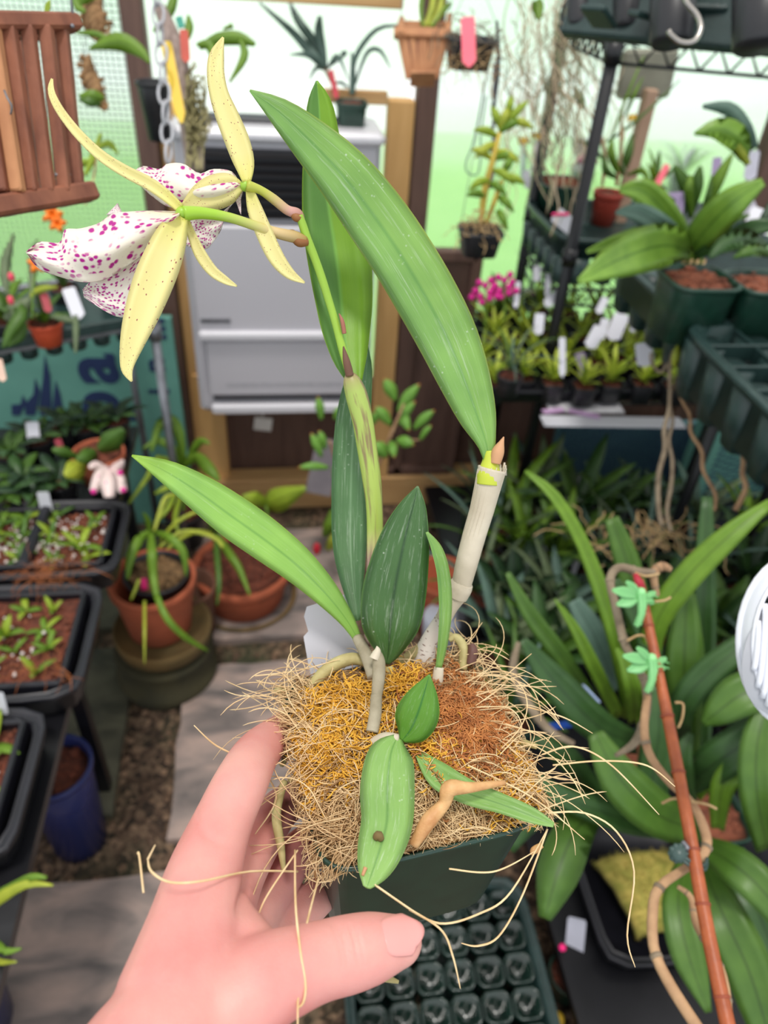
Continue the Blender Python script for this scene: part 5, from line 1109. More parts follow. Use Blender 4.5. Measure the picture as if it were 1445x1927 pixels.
for x in (754, 846): MB().tube([W(x, 40, d+.05), W(x+6, -60, d+.05)], .0008, 5).build('hanger_wire', WIRE, t)
for p, h in (([(800, 50, 1.6), (812, 20, 1.6), (820, -30, 1.6)], [4, 7, 5]), ([(808, 50, 1.6), (826, 25, 1.6), (834, -20, 1.6)], [4, 7, 4]), ([(795, 50, 1.6), (792, 10, 1.6), (800, -30, 1.6)], [3, 5, 4]), ([(812, 52, 1.6), (840, 14, 1.6), (850, 5, 1.6)], [3, 5, 2])): pxleaf(t, p, h, LY if h[1] == 7 else BL[2], .4, 0, 8, False, .001)
# hanging black basket with roots and pink tag
rnd = random.Random(31)
def rootball(parent, cx, cy, sx, sy, d, n, m, r=.0011, ln=40, name='roots', down=.5):
    mb = MB()
    for _ in range(n):
        x, y = cx+rnd.gauss(0, sx), cy+rnd.gauss(0, sy); a = rnd.uniform(0, 6.28); q = []; dd = d+rnd.uniform(-.03, .03)
        for k in range(6): q.append(W(x, y, dd)); a += rnd.uniform(-.8, .8); x += ln/5*math.cos(a); y += ln/5*(math.sin(a)+down); dd += rnd.uniform(-.008, .008)
        mb.tube(q, r*rnd.uniform(.6, 1.2), 4, 9)
    return mb.build(name, m, parent, kind='stuff')
t = thing('black_net_basket', 'black hanging basket overgrown with pale roots holding a pink tag', 'basket', W(885, 130, 1.5))
pot(t, W(886, 70, 1.5), .048, .055, BLACKP, .5, None, .003, 'basket')
rootball(t, 885, 60, 28, 20, 1.48, 60, ROOTG, .0011, 36); rootball(t, 890, 115, 26, 12, 1.48, 50, ROOT, .0009, 34, 'root_fringe')
for x in (845, 940): MB().tube([W(x, 60, 1.5), W(893, -60, 1.5)], .0008, 5).build('hanger_wire', WIRE, t)
pxtube(t, [(935, 40, 1.5), (938, 120, 1.5), (930, 200, 1.5)], [3, 4, 3], BLACKP, 'clip_strap', 6)
pxlabel(883, 126, 880, 32, 13, 1.44, PINKL, 'bright pink pointed tag hanging in front of the black root basket')
t = thing('wire_hook_loop', 'long green wire hook loop hanging right of the middle post', 'hook', W(890, 325, 1.6))
pxtube(t, [(912, 150, 1.6), (905, 200, 1.6), (890, 270, 1.6), (877, 305, 1.6), (880, 325, 1.6), (898, 328, 1.6), (904, 300, 1.6), (905, 250, 1.6), (915, 180, 1.6)], [1.6]*9, mat('wire_green', (110, 140, 124), rough=.4), 'loop', 6, 40)
t = thing('dark_chain_strap', 'dark grey strap of clips hanging beside the green wire hook', 'strap', W(925, 230, 1.55))
for k in range(7): pxtube(t, [(932-k*.6, 120+k*34, 1.56), (929-k*1.2, 150+k*34, 1.56)], [3.5, 3.5], mat('clip_grey', (100, 96, 110)) if 'clip_grey' not in MATS else MATS['clip_grey'], 'clip', 6, 4)
# dendrobium basket
t = thing('yellow_cane_orchid', 'yellow green leafy cane orchid in a black basket hanging before the lawn window', 'plant', W(905, 470, 1.5))
pot(t, W(905, 430, 1.5), .042, .05, BLACKP, .5, None, .003, 'basket'); rootball(t, 905, 418, 24, 10, 1.48, 60, ROOT, .001, 26)
for p, h in (([(905, 420, 1.5), (912, 360, 1.48), (925, 310, 1.46), (940, 250, 1.45)], [6, 7, 6, 4]), ([(915, 420, 1.5), (930, 380, 1.48), (945, 340, 1.47)], [4, 5, 4])): pxtube(t, p, h, mat('cane_yellow', (206, 176, 70), (170, 150, 60)) if 'cane_yellow' not in MATS else MATS['cane_yellow'], 'cane', 8)
for (x, y, a, l) in ((940, 250, -70, 60), (940, 250, -30, 50), (938, 258, 200, 50), (935, 270, 150, 48), (930, 285, 20, 50), (925, 300, 210, 44), (930, 300, -10, 46), (942, 245, -110, 52), (950, 240, -50, 70), (928, 320, 30, 46), (920, 340, 160, 40), (945, 335, 10, 44), (946, 330, -60, 44), (936, 370, 40, 40), (912, 370, 190, 34), (935, 395, 60, 40), (960, 230, 10, 44), (955, 225, -80, 50), (920, 345, 30, 38)):
    ca, sa = math.cos(R_(a)), math.sin(R_(a)); pxleaf(t, [(x, y, 1.46), (x+ca*l*.5, y+sa*l*.5-4, 1.44), (x+ca*l, y+sa*l+4, 1.45)], [3, 8, 1.5], rnd.choice([BL[4], BL[4], LY, BL[2]]), .3, 0, 7, False, .001)
for x in (868, 945): MB().tube([W(x, 420, 1.5), W(918, 130, 1.52)], .0008, 5).build('hanger_wire', WIRE, t)
# root curtain
t = thing('hanging_aerial_roots', 'curtain of long pale tangled aerial roots hanging in front of the window', 'roots', W(1040, 400, 1.75))
mb = MB(); mb2 = MB()
for k in range(88):
    x = rnd.choice((rnd.gauss(1050, 26), rnd.uniform(945, 1140))); y = rnd.uniform(-60, 120); q = []; dd = 1.75+rnd.uniform(-.08, .08); L = rnd.uniform(120, 380); ph = rnd.uniform(0, 6)
    for i in range(8): q.append(W(x, y, dd)); x += rnd.gauss(0, 15)+6*math.sin(ph+i); y += L/7; dd += rnd.uniform(-.01, .01)
    (mb if k % 3 else mb2).tube(q, rnd.choice((.0010, .0013, .0018)), 4, 24)
mb.build('roots', mat('root_pale', (210, 192, 164), (170, 146, 118), rough=.8), t, kind='stuff'); mb2.build('olive_roots', mat('root_sage', (150, 156, 120), (110, 116, 84), rough=.8), t, kind='stuff')
for p, h in (([(1008, 0, 1.7), (1012, 15, 1.7), (1014, 38, 1.7)], [9, 12, 5]), ([(1150, 10, 1.7), (1130, 40, 1.7), (1132, 90, 1.7)], [2, 3, 1])): pxleaf(t, p, h, BL[2], .3, 0, 7, False, .001)
# ------------------------------------------------------------------ BACK RACK on the right
rk = thing('wire_rack', 'tall black wire rack with round posts right of the window', 'rack', (.70, 1.7, 0))
px_ = .705; py_ = 1.70
rk.location = (px_, py_, 0); ORG[rk.name] = Vector((px_, py_, 0))
for x, y in ((px_, py_), (px_+.92, py_+.02), (px_, 2.03), (px_+.92, 2.03)):
    MB().tube([(x, y, 0), (x, y, 1.62)], .0145, 14).build('post', BLACKM, rk)
    for z in (.64, 1.0, 1.42): MB().tube([(x, y, z-.012), (x, y, z+.028)], .019, 14).build('collar', BLACKM, rk)
def truss(a, b, hgt, parent, n):
    a, b = Vector(a), Vector(b); up = Vector((0, 0, hgt)); mb = MB(); mb.tube([a, b], .0038, 6); mb.tube([a+up, b+up], .0038, 6)
    for i in range(n):
        p, q, r_ = a+(b-a)*i/n, a+(b-a)*(i+.5)/n+up, a+(b-a)*(i+1)/n; mb.tube([p, q, r_], .003, 5)
    mb.build('truss_edge', BLACKM, parent)
for z in (1.41, .885, .60):
    truss((px_, py_, z), (px_+.9, py_-(.28 if z > 1 else .01), z), .042, rk, 16); truss((px_, py_, z), (px_, 2.03, z), .028, rk, 8)
    for i in range(20 if z < 1 else 26): MB().tube([(px_+.02+i*.026*(1 if z < 1 else 1.3), py_, z+.03), (px_+.02+i*.026*(1 if z < 1 else 1.3), 2.03, z+.03)], .0018, 5).build('shelf_wire', BLACKM, rk)
# tube pots on the top shelf, closest to the camera
tt = thing('plug_tray_high', 'dark green pot tray overhead at the top right corner of the picture', 'tray', W(1290, 60, .95))
for xa, xb, ya, yb, d in ((1075, 1445, -30, 62, 1.02),):
    MB().beam(W(1075, 10, 1.10), W(1500, 40, .95), .02, .085, UP, .003).build('tray_wall', TRAYG, tt, False)
for xa, xb in ((1104, 1150), (1208, 1228), (1290, 1368)): MB().beam(W(xa, 30, 1.02), W(xb, 33, 1.0), .05, .008, UP, .002).build('cell_wall', TRAYG, tt, False)
for i, (x, y, w_, d) in enumerate(((1088, 52, 24, 1.10), (1178, 54, 25, 1.06), (1262, 84, 39, .98), (1428, 92, 48, .90))):
    t = thing('tube_pot', ['leftmost black tube pot hanging at the top of the rack', 'second black tube pot from the left at the top of the rack', 'black tube pot behind the steel hook', 'black tube pot at the top right photo corner'][i], 'pot', W(x, y, d), 'black tube pots overhead')
    a, b = W(x, y, d), W(x+8, y-170, d*.98); r_ = w_*d/FPX
    MB().tube([a, a+(b-a)*.03, a+(b-a)*.06, b], [r_*.85, r_*.97, r_, r_*1.12], 24).build('pot_wall', BLACKP, t)
    MB().tube([b, b+(b-a)*.05], [r_*1.2, r_*1.2], 24).build('rim', BLACKP, t)
spline_tube('steel_s_hook', 'bright steel hook hanging in front of the tube pots at the top right', 'hook', [(1286, -20, .72), (1292, 5, .72), (1312, 30, .72), (1318, 55, .72), (1305, 78, .72), (1282, 80, .72), (1264, 68, .72), (1258, 58, .72)], .0028, METALS, 10, 40)
# weathered board seen through the shelf
single(MB().beam(GY(1165, 140, 2.05), GY(1268, 138, 2.05), .02, .11, (0, 0, 1), .01), 'weathered_board', mat('weathered_grey', (150, 148, 130), (120, 118, 104)), 'grey weathered board fixed behind the rack under the wire shelf', 'board', smooth=False)
single(MB().box(GY(1205, 250, 2.0)-Vector((0, 0, .1)), (.032, .03, .4), None, .003), 'wooden_stake', mat('stake_pale', (190, 156, 132), (170, 136, 112)), 'pale wooden stake standing behind the rack post and green stems', 'stake', smooth=False)
# tray at the back of the rack and its pots
RBZ = 1.05
tray('rack_tray', 'dark green tray carrying the bark pot and red pot on the back rack', .676, 1.24, 1.695, 2.04, RBZ, TRAYG, .05)
for k in range(5): MB().lathe((.70+.0, 1.72+k*.065, RBZ-.05), [(.02, -.06), (.024, -.055), (.028, 0)], 14).build('cell_foot', TRAYG, bpy.data.objects['rack_tray'])
for k in range(7): MB().lathe((.735+k*.07, 1.715, RBZ-.05), [(.02, -.06), (.024, -.055), (.028, 0)], 14).build('cell_foot', TRAYG, bpy.data.objects['rack_tray'])
c = GZ(1056, 340, RBZ+.05); t = thing('square_bark_pot', 'square dark pot filled with reddish bark chunks at the left end of the rack tray', 'pot', (c.x, c.y, RBZ-.045)); pot(t, c, .062, .085, POTG, .5, BARK, .003, fill=.93)
MB(); mb = MB()
for _ in range(70): mb.ico((c.x+rnd.uniform(-.05, .05), c.y+rnd.uniform(-.05, .05), c.z-.004), rnd.uniform(.004, .008), 0, (1, 1, .7), .8, rnd)
mb.build('bark_chunks', BARK, t, kind='stuff')
c = GZ(1146, 360, RBZ+.04); t = thing('red_brown_pot', 'small round red brown pot with thin stems on the rack tray', 'plant', (c.x, c.y, RBZ-.045)); pot(t, c, .038, .085, mat('pot_redbrown', (176, 70, 54), (156, 56, 42), rough=.45), 0, SOIL, .006, taper=.74)
for p, h in (([(1133, 350, 1.85), (1138, 290, 1.82), (1122, 235, 1.8), (1100, 200, 1.8)], [3, 4, 3, 1]), ([(1160, 350, 1.85), (1168, 290, 1.82), (1170, 220, 1.8)], [4, 4, 3])): pxtube(t, p, h, CANE, 'stem', 7)
for p, h in (([(1100, 205, 1.8), (1090, 185, 1.79), (1080, 162, 1.79)], [3, 8, 2]), ([(1165, 330, 1.84), (1150, 290, 1.8), (1152, 262, 1.8)], [4, 8, 2]), ([(1168, 330, 1.84), (1182, 290, 1.8), (1190, 252, 1.8)], [4, 9, 2]), ([(1160, 335, 1.84), (1140, 320, 1.8), (1135, 290, 1.8)], [3, 7, 2]), ([(1135, 300, 1.84), (1110, 275, 1.8), (1082, 262, 1.8)], [2, 5, 2]), ([(1140, 268, 1.84), (1200, 225, 1.8), (1280, 150, 1.8)], [2, 3, 1]), ([(1150, 260, 1.84), (1180, 180, 1.8), (1212, 104, 1.8)], [2, 3, 1]), ([(1180, 330, 1.84), (1210, 322, 1.8), (1222, 350, 1.8)], [2, 6, 2]), ([(1175, 220, 1.84), (1192, 180, 1.8), (1210, 145, 1.8)], [2, 4, 1])): pxleaf(t, p, h, rnd.choice([BL[0], BL[2], BL[0]]), .4, 0, 8, False, .001)
for x, y, nm in ((1012, 270, 'left'), (1195, 275, 'right')): pass
for lb in ((984, 342, 986, 262, 5, (RBZ,), WHITEL, 'narrow white tag at the far left of the rack tray'), (1004, 330, 1016, 262, 7, (RBZ+.04,), WHITEL, 'white tag standing inside the bark pot'), (994, 355, 990, 320, 7, (RBZ,), WHITEL, 'short white tag leaning outside the bark pot'), (1100, 326, 1098, 262, 17, (RBZ+.03,), mat('label_blush', (232, 196, 214)), 'wide white label with rosy top behind the bark pot'),
           (1222, 374, 1256, 310, 6, (RBZ+.02,), PINKL, 'slanting pink tag behind the broad leaved orchid'), (1262, 440, 1268, 362, 19, (NZ+.06,), LILAC, 'wide lilac label in front of the broad leaved orchid'), (1343, 360, 1350, 296, 8, (NZ+.06,), LILAC, 'lilac tag behind the broad leaved orchid to its right'), (1410, 340, 1418, 284, 11, (NZ+.07,), mat('label_bluegrey', (190, 190, 206)), 'pale blue grey tag beside the brown post on the right'), (1418, 440, 1440, 395, 24, (NZ+.07,), WHITEL, 'white label cut by the right photo edge above the pots'), (1352, 420, 1420, 380, 12, (NZ+.07,), mat('label_dim', (180, 176, 190)), 'dim white tag lying between the leaves of the right orchids'),
           (1085, 436, 1045, 402, 14, (RBZ+.004,), WHITEL, 'white tag with hot pink top lying on the near rim of the rack tray')): pxlabel(*lb)
single(MB().beam(W(1038, 404, 1.70), W(1070, 404, 1.70), .012, .004, UP, .001), 'tag_tip', HOTP, 'hot pink tape end on the white tag lying on the rack tray', 'tape', smooth=False)
single(MB().ico(W(1095, 300, 1.9), .014, 1, (1.2, 1, .8)), 'pink_flower', mat('flower_rose', (236, 160, 190)), 'soft pink flower behind the white label on the rack tray', 'flower')
for i, (x, y) in enumerate(((1010, 255), (985, 265), (1192, 222))): 
    t = thing('yellow_flower', ['orange yellow flower above the bark pot', 'small yellow flower above the narrow white tag', 'yellow flower among the thin green stems'][i], 'flower', W(x, y, 1.9))
    for k in range(5): a = k*1.257; pxleaf(t, [(x, y, 1.9), (x+12*math.cos(a), y+8*math.sin(a), 1.9)], [2, 4], mat('flower_yellow', (246, 200, 50)) if 'flower_yellow' not in MATS else MATS['flower_yellow'], .1, 0, 4, False, name='petal')
# other pots on that tray
for i, (x, y, lb) in enumerate(((1230, 350, 'black pot of thin leaves right of the red brown pot'), (1096, 318, 'black pot of yellow green leaves behind the bark pot'), (1280, 330, 'black pot of narrow leaves at the right end of the rack tray'))):
    c = GZ(x, y, RBZ+.02); potted(lb, c, .034, .06, BLACKP, [((7, .11, .009, [BL[0], BL[2], BL[4]] if i != 1 else [BL[4], LY]), dict(up=1.0, droop=.5))])
# ------------------------------------------------------------------ MIDDLE SHELF with seedling pots
SEEDL = leafmat('seedling_lime', (232, 244, 110), trans=.5)
MZ = .70
tray('seedling_shelf_tray', 'long dark tray of bright seedlings on the middle shelf behind the black post', .42, 1.23, 1.60, 2.03, MZ, TRAYK, .04)
mp_ = [(930, 700), (985, 690), (1040, 698), (1100, 705), (1150, 700), (1210, 700), (1270, 705), (905, 660), (955, 650), (1010, 655), (1065, 655), (1125, 660), (1180, 655), (1240, 660), (930, 615), (985, 610), (1040, 610), (1095, 615), (1150, 612), (1205, 618), (915, 575), (960, 570), (1015, 565), (1070, 570), (1120, 575)]
rn = ['front', 'second', 'third', 'back']; bounds = [7, 14, 20, 25]
for i, (x, y) in enumerate(mp_):
    row = next(k for k, b in enumerate(bounds) if i < b); col = i-([0]+bounds)[row]
    c = GZ(x, y+18, MZ+.02); 
    t = thing('seedling_pot', f'small black pot of bright seedlings, {rn[row]} row, {ORDN[col]} from the left on the middle shelf', 'plant', (c.x, c.y, MZ-.036), 'seedling pots on the middle shelf')
    pot(t, c, .030, .054, BLACKP, .5, SOIL, .002, n=20)
    rosette(t, c, 9, rnd.uniform(.08, .125), .0075, [BL[4], SEEDL, SEEDL], rnd, up=1.05, droop=.55, seg=6)
    rosette(t, c, 4, .05, .007, [SEEDL, BL[4]], rnd, up=.6, droop=.5, seg=5)
for i, (x0, y0, x1, y1, h) in enumerate(((1012, 630, 1016, 590, 9), (1108, 655, 1130, 615, 12), (1150, 640, 1172, 590, 14), (1128, 640, 1140, 600, 8), (1192, 625, 1188, 594, 6), (1215, 690, 1210, 645, 15), (1058, 710, 1058, 635, 6), (970, 580, 975, 530, 5), (1030, 560, 1032, 515, 5), (1010, 530, 1012, 500, 7), (1025, 575, 1060, 545, 9), (1125, 590, 1140, 560, 7))):
    pxlabel(x0, y0, x1, y1, h, 1.66+(700-y0)*.0016, WHITEL, f'white plant label {["behind the black rack post", "leaning low at the middle", "widest of the leaning three", "between two larger white labels", "small and upright near the right", "beside the torn root at the right end", "narrow beside the lilac tag", "thin among the magenta flowers", "thin at the far back", "at the back rim", "tilted behind the magenta flowers", "half hidden by bright leaves"][i]} on the seedling shelf', 'white labels on the seedling shelf')
pxlabel(1104, 716, 1090, 664, 9, (MZ+.01,), LILAC, 'lilac plant label leaning over the front of the seedling shelf')
for i, (x, y, lb) in enumerate(((912, 550, 'left'), (948, 540, 'right'))):
    t = thing('magenta_flowers', f'{"left" if i == 0 else "right"} one of two magenta flower clusters at the back of the seedling shelf', 'flower', W(x, y, 1.85), 'magenta flowers')
    pxtube(t, [(x, y+8, 1.85), (x+2, y+40, 1.86), (x, y+64, 1.87)], [2, 2, 2], BL[2], 'flower_stem', 5, 6)
    for k in range(11):
        a = k*2.4; rr = 3+2.2*k; cx, cy = x+rr*.8*math.cos(a), y+rr*.7*math.sin(a); pxleaf(t, [(cx, cy, 1.84), (cx+8*math.cos(a), cy+8*math.sin(a), 1.83), (cx+15*math.cos(a), cy+15*math.sin(a), 1.84)], [2, 7, 2], MAGE, .1, 0, 5, False, name='petal')
for x, y, w_, col in ((1180, 530, 1, BL[0]),): pass
potted('dark leaved plant at the left end of the middle shelf behind the long leaf', GZ(938, 590, MZ+.03), .034, .06, BLACKP, [((8, .12, .009, [BL[0], BL[3]]), dict(up=1.1, droop=.4))])
potted('narrow leaved plant in a dark pot at the back by the magenta flowers', GZ(1000, 548, MZ+.03), .034, .06, BLACKP, [((9, .13, .006, [BL[0], LGR]), dict(up=1.2, droop=.3))])
# strap plant hanging from shelf front left
t = thing('grassy_spill_plant', 'grassy plant with pale arching leaves spilling over the left end of the middle shelf', 'plant', W(985, 720, 1.75)); 
rosette(t, W(960, 700, 1.72), 12, .16, .0035, [LGR, BL[3], BL[0]], rnd, up=1.0, droop=1.3, seg=9); pot(t, W(960, 705, 1.74), .03, .05, BLACKP, 0)
# wire shelf beneath with white sheets
for i, (a, b, m_, lb) in enumerate((((1020, 792), (1285, 796), WHITEL, 'long white plastic strip lying on the wire shelf below the seedlings'), ((1030, 765), (1170, 768), mat('label_pale', (236, 234, 240)), 'pale plastic sheet at the back of the lower wire shelf'))):
    p, q = GZ(*a, .655), GZ(*b, .655); single(MB().beam(p, q, .05, .004, (0, 0, 1), .001), 'plastic_sheet', m_, lb, 'sheet', smooth=False)
for i, (a, b) in enumerate((((1022, 775), (1060, 770)), ((1070, 772), (1128, 784)))): single(MB().beam(GZ(*a, .662), GZ(*b, .662), .018, .002), 'mauve_tag', mat('label_mauve', (216, 176, 222)) if i == 0 else MATS['label_mauve'], ['left mauve tag on the white strip of the wire shelf', 'right mauve tag on the white strip of the wire shelf'][i], 'label', smooth=False)
# teal boards at right
x0, x1 = GY(1040, 850, 2.02).x, GY(1300, 850, 2.02).x; z0, z1 = GY(1100, 990, 2.02).z, GY(1100, 800, 2.02).z
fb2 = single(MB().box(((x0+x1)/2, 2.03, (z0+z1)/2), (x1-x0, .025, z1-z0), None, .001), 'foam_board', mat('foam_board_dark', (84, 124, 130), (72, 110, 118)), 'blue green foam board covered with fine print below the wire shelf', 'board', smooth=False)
a = GY(1345, 735, 1.85); b = GY(1520, 735, 1.85)
fb3 = single(MB().box(((a.x+b.x)/2+.1, 1.87, .42), (b.x-a.x+.2, .025, .62), None, .001), 'foam_board', TEAL, 'light teal foam board with navy fine print at the right edge behind the roots', 'board', smooth=False)
mb = MB(); r = random.Random(12); 
for j in range(26):
    x = x0+.01
    while x < x1-.02:
        w_ = r.uniform(.006, .02); mb.box((x+w_/2, 2.016, z1-.01-j*.011), (w_, .0012, .004)); x += w_+.004
mb.build('fine_print', NAVY, fb2, False, 'stuff')
mb = MB()
for j in range(15):
    x = a.x+.10
    while x < b.x+.25:
        w_ = r.uniform(.008, .028); mb.box((x+w_/2, 1.856, .50-j*.022-(x-a.x)*.35), (w_, .0012, .007)); x += w_+.005
mb.build('fine_print', NAVY, fb3, False, 'stuff')
MB().box((a.x+.0, 1.82, .35), (.02, .02, .9)).build('prop', BLACKM, fb3, False)
# ------------------------------------------------------------------ NEAR RIGHT RACK: trays and pots
r2 = thing('pot_bench', 'black bench carrying the dark green trays on the right', 'bench', (1.0, .95, 0))
MB().box((1.02, .98, NZ-.125), (.50, .86, .015)).build('shelf_board', BLACKM, r2, False)
for x, y in ((GY(1340, 740, 1.45).x, 1.40), (1.26, 1.40), (.9, .56), (1.26, .56)): MB().tube([(x, y, 0), (x, y, NZ-.125)], .0145, 12).build('leg', BLACKM, r2)
t = tray('empty_cell_tray', 'empty dark green cell tray with square cells at the right photo edge', .685, 1.25, .60, 1.135, NZ, TRAYG, .10, lip=.016)
for k in range(7): MB().beam((.70, .67+k*.075, NZ-.02), (1.24, .67+k*.075, NZ-.02), .006, .03, (0, 0, 1), .002).build('cell_divider', TRAYG, t, False)
for k in range(5): MB().beam((.79+k*.09, .61, NZ-.022), (.79+k*.09, 1.12, NZ-.022), .006, .03, (0, 0, 1), .002).build('cell_divider', TRAYG, t, False)
for k in range(6):
    for s_ in range(2): MB().lathe((.718+s_*.09, .655+k*.083, NZ-.115), [(.020, 0), (.026, .04), (.030, .10)], 12, .4).build('cell_foot', TRAYG, t)
t = tray('pot_tray', 'dark green tray holding the broad leaved orchid pots behind the empty tray', .70, 1.25, 1.15, 1.48, NZ+.0, TRAYG, .07, lip=.016)
for k in range(4): MB().lathe((.745, 1.19+k*.083, NZ-.115), [(.020, 0), (.026, .04), (.030, .11)], 12, .4).build('cell_foot', TRAYG, t)
for i, (x, y, r_, lb) in enumerate(((1315, 520, .058, 'square dark green pot under the broad leaved orchid'), (1440, 528, .055, 'square dark green pot cut by the right edge beside the broad leaved orchid'))):
    c = GZ(x, y, NZ+.065); t = thing('square_green_pot', lb, 'pot', (c.x, c.y, NZ-.03)); pot(t, c, r_, .105, POTG, .5, BARK, .003, fill=.93, taper=.86)
PHB = (1300, 490, 1.33)
t = thing('broad_leaved_orchid', 'broad leaved light green orchid growing above the dark square pot on the right', 'plant', W(1300, 505, 1.40))
for p, h, m_ in (([(1300, 475, 1.36), (1250, 462, 1.28), (1170, 486, 1.22), (1088, 530, 1.2)], [14, 40, 38, 6], LBR), ([(1296, 470, 1.36), (1230, 440, 1.3), (1160, 455, 1.26), (1104, 474, 1.25)], [10, 17, 14, 4], LBR), ([(1300, 472, 1.36), (1330, 430, 1.28), (1380, 380, 1.22), (1436, 342, 1.2)], [14, 32, 30, 8], LBR),
                 ([(1296, 462, 1.4), (1260, 410, 1.36), (1210, 360, 1.33), (1166, 358, 1.33)], [10, 22, 24, 6], LBR), ([(1290, 465, 1.34), (1250, 430, 1.28), (1200, 400, 1.26), (1158, 400, 1.26)], [10, 20, 18, 3], LGR), ([(1308, 482, 1.34), (1370, 450, 1.28), (1420, 428, 1.25), (1470, 424, 1.24)], [8, 16, 16, 6], BL[1]),
                 ([(1302, 478, 1.38), (1330, 430, 1.34), (1410, 405, 1.32)], [8, 14, 3], BL[0])): pxleaf(t, p, h, m_, .3, 0, 14, True, .0015)
for i, (x, y) in enumerate(((1296, 470), (1310, 478))): pxtube(t, [(x, 505, 1.42), (x, 488, 1.4), (x, 466, 1.37)], [14, 13, 10], LBR, 'stem_base', 8)
for x in range(4): pxtube(t, [(1290+x*12, 490, 1.38), (1280+x*14, 505, 1.37), (1276+x*18, 520, 1.37)], [3, 3, 2], ROOT, 'root', 6)
t = pxplant('arching_grey_leaf_orchid', 'orchid with arching grey green leaves at the upper right before the pale window', (1410, 400, 1.4), [
    ([(1420, 280, 1.4), (1400, 240, 1.36), (1370, 205, 1.35), (1322, 200, 1.35)], [7, 14, 13, 4], LGR), ([(1400, 300, 1.4), (1388, 262, 1.36), (1350, 242, 1.35), (1306, 252, 1.35)], [8, 22, 20, 3], LBR), ([(1408, 310, 1.4), (1396, 290, 1.38), (1384, 268, 1.37)], [5, 8, 4], LY)])
t = pxplant('upright_green_orchid', 'cluster of upright green leaves behind the lilac label on the right', (1330, 420, 1.45), [
    ([(1300, 400, 1.5), (1290, 350, 1.46), (1268, 312, 1.45)], [6, 13, 4], BL[0]), ([(1300, 400, 1.5), (1310, 350, 1.46), (1318, 312, 1.45)], [6, 13, 3], BL[0]), ([(1325, 400, 1.5), (1350, 340, 1.46), (1378, 290, 1.45)], [6, 12, 3], BL[2]), ([(1300, 410, 1.5), (1296, 360, 1.44), (1300, 330, 1.44)], [5, 9, 3], BL[2]),
    ([(1320, 410, 1.5), (1332, 370, 1.46), (1340, 330, 1.45)], [4, 6, 2], BL[0]), ([(1290, 400, 1.5), (1262, 380, 1.46), (1248, 360, 1.45)], [5, 8, 2], BL[1])])
t = pxplant('right_edge_orchid', 'dark green orchid leaves crossing the right photo edge above the square pots', (1430, 480, 1.3), [
    ([(1440, 470, 1.3), (1400, 450, 1.22), (1360, 462, 1.2), (1335, 485, 1.2)], [10, 20, 16, 4], BL[1]), ([(1450, 480, 1.3), (1420, 470, 1.2), (1380, 485, 1.2)], [6, 12, 3], BL[0]), ([(1440, 440, 1.35), (1436, 420, 1.3), (1450, 380, 1.3)], [6, 10, 4], BL[5])])
# roots hanging below the empty tray
for i, (p, h, lb) in enumerate((([(1266, 660, 1.35), (1258, 760, 1.33), (1246, 860, 1.32), (1240, 990, 1.32)], [5, 5, 6, 6], 'pale root hanging straight at the left of the three below the yellow leaf'), ([(1272, 680, 1.35), (1262, 780, 1.33), (1262, 880, 1.32), (1258, 1000, 1.32)], [3, 4, 5, 5], 'middle of the three tan roots below the yellow leaf'), ([(1272, 680, 1.35), (1290, 770, 1.33), (1320, 860, 1.32), (1350, 960, 1.32)], [4, 4, 5, 4], 'brown root slanting right below the yellow leaf'), ([(1396, 775, 1.2), (1392, 840, 1.2), (1402, 900, 1.2), (1388, 960, 1.2)], [4, 5, 6, 6], 'wavy tan root hanging before the light teal board'), ([(1226, 665, 1.4), (1240, 700, 1.38), (1262, 684, 1.36)], [4, 4, 4], 'curled pale root above the hanging roots'))):
    single(MB().tube([W(q[0]+5*math.sin(q[1]*.09), q[1], q[2]) for q in crom(p, 9)], [max(.0022, x[0]*1.05/FPX) for x in crom([(a_,) for a_ in h], 9)], 7, 40), 'hanging_root', CANE if i in (2, 3) else ROOTG, lb, 'root', 'hanging roots under the trays')
t = pxplant('yellow_leaf_tip', 'small yellow green leaf pair at the top of the hanging roots', (1268, 680, 1.34), [([(1268, 690, 1.34), (1272, 670, 1.33), (1276, 646, 1.33)], [3, 8, 2], LY), ([(1268, 690, 1.34), (1284, 710, 1.33), (1294, 734, 1.33)], [3, 9, 5], BL[4])])
# ------------------------------------------------------------------ LOW RIGHT SHELF (added to darken) and the mass of plants
LZ = .13
ls = thing('shade_shelf', 'added low black shelf standing in for the dark shade under the strap leaved plants', 'shelf', (1.05, 1.1, 0))
MB().box((1.12, 1.12, LZ-.01), (1.28, 1.7, .02)).build('shelf_board', BLACKM, ls, False)  # black board added where deep shade lies between the leaves
for x, y in ((.52, .34), (.52, 1.9), (1.7, .34), (1.7, 1.9)): MB().box((x, y, (LZ-.02)/2), (.03, .03, LZ-.02)).build('leg', BLACKM, ls, False)
mass = [(900, 900), (950, 930), (1010, 905), (1075, 930), (1140, 930), (1210, 920), (1300, 930), (1390, 960), (920, 985), (980, 1000), (1050, 1010), (1120, 1020), (1200, 1010), (1290, 1020), (1400, 1050), (900, 1060), (965, 1090), (1040, 1110), (1110, 1130), (930, 1170), (1010, 1200), (1230, 1130), (1340, 1150), (1420, 1200), (960, 1290), (1400, 1330)]
kinds = ['dark', 'grey green', 'fresh green', 'narrow leaved', 'blackish']
kp = [([BL[1], BL[0]], .017, .8), ([LGR, BL[3]], .012, .9), ([BL[2], BL[0]], .013, .8), ([BL[3], BL[0], LGR], .006, 1.0), ([BL[5], BL[1]], .02, .7)]
rown = ['back', 'second', 'third', 'front']
rb = [8, 15, 19, 24, 26]; nmrow = ['back', 'second', 'third', 'fourth', 'front']
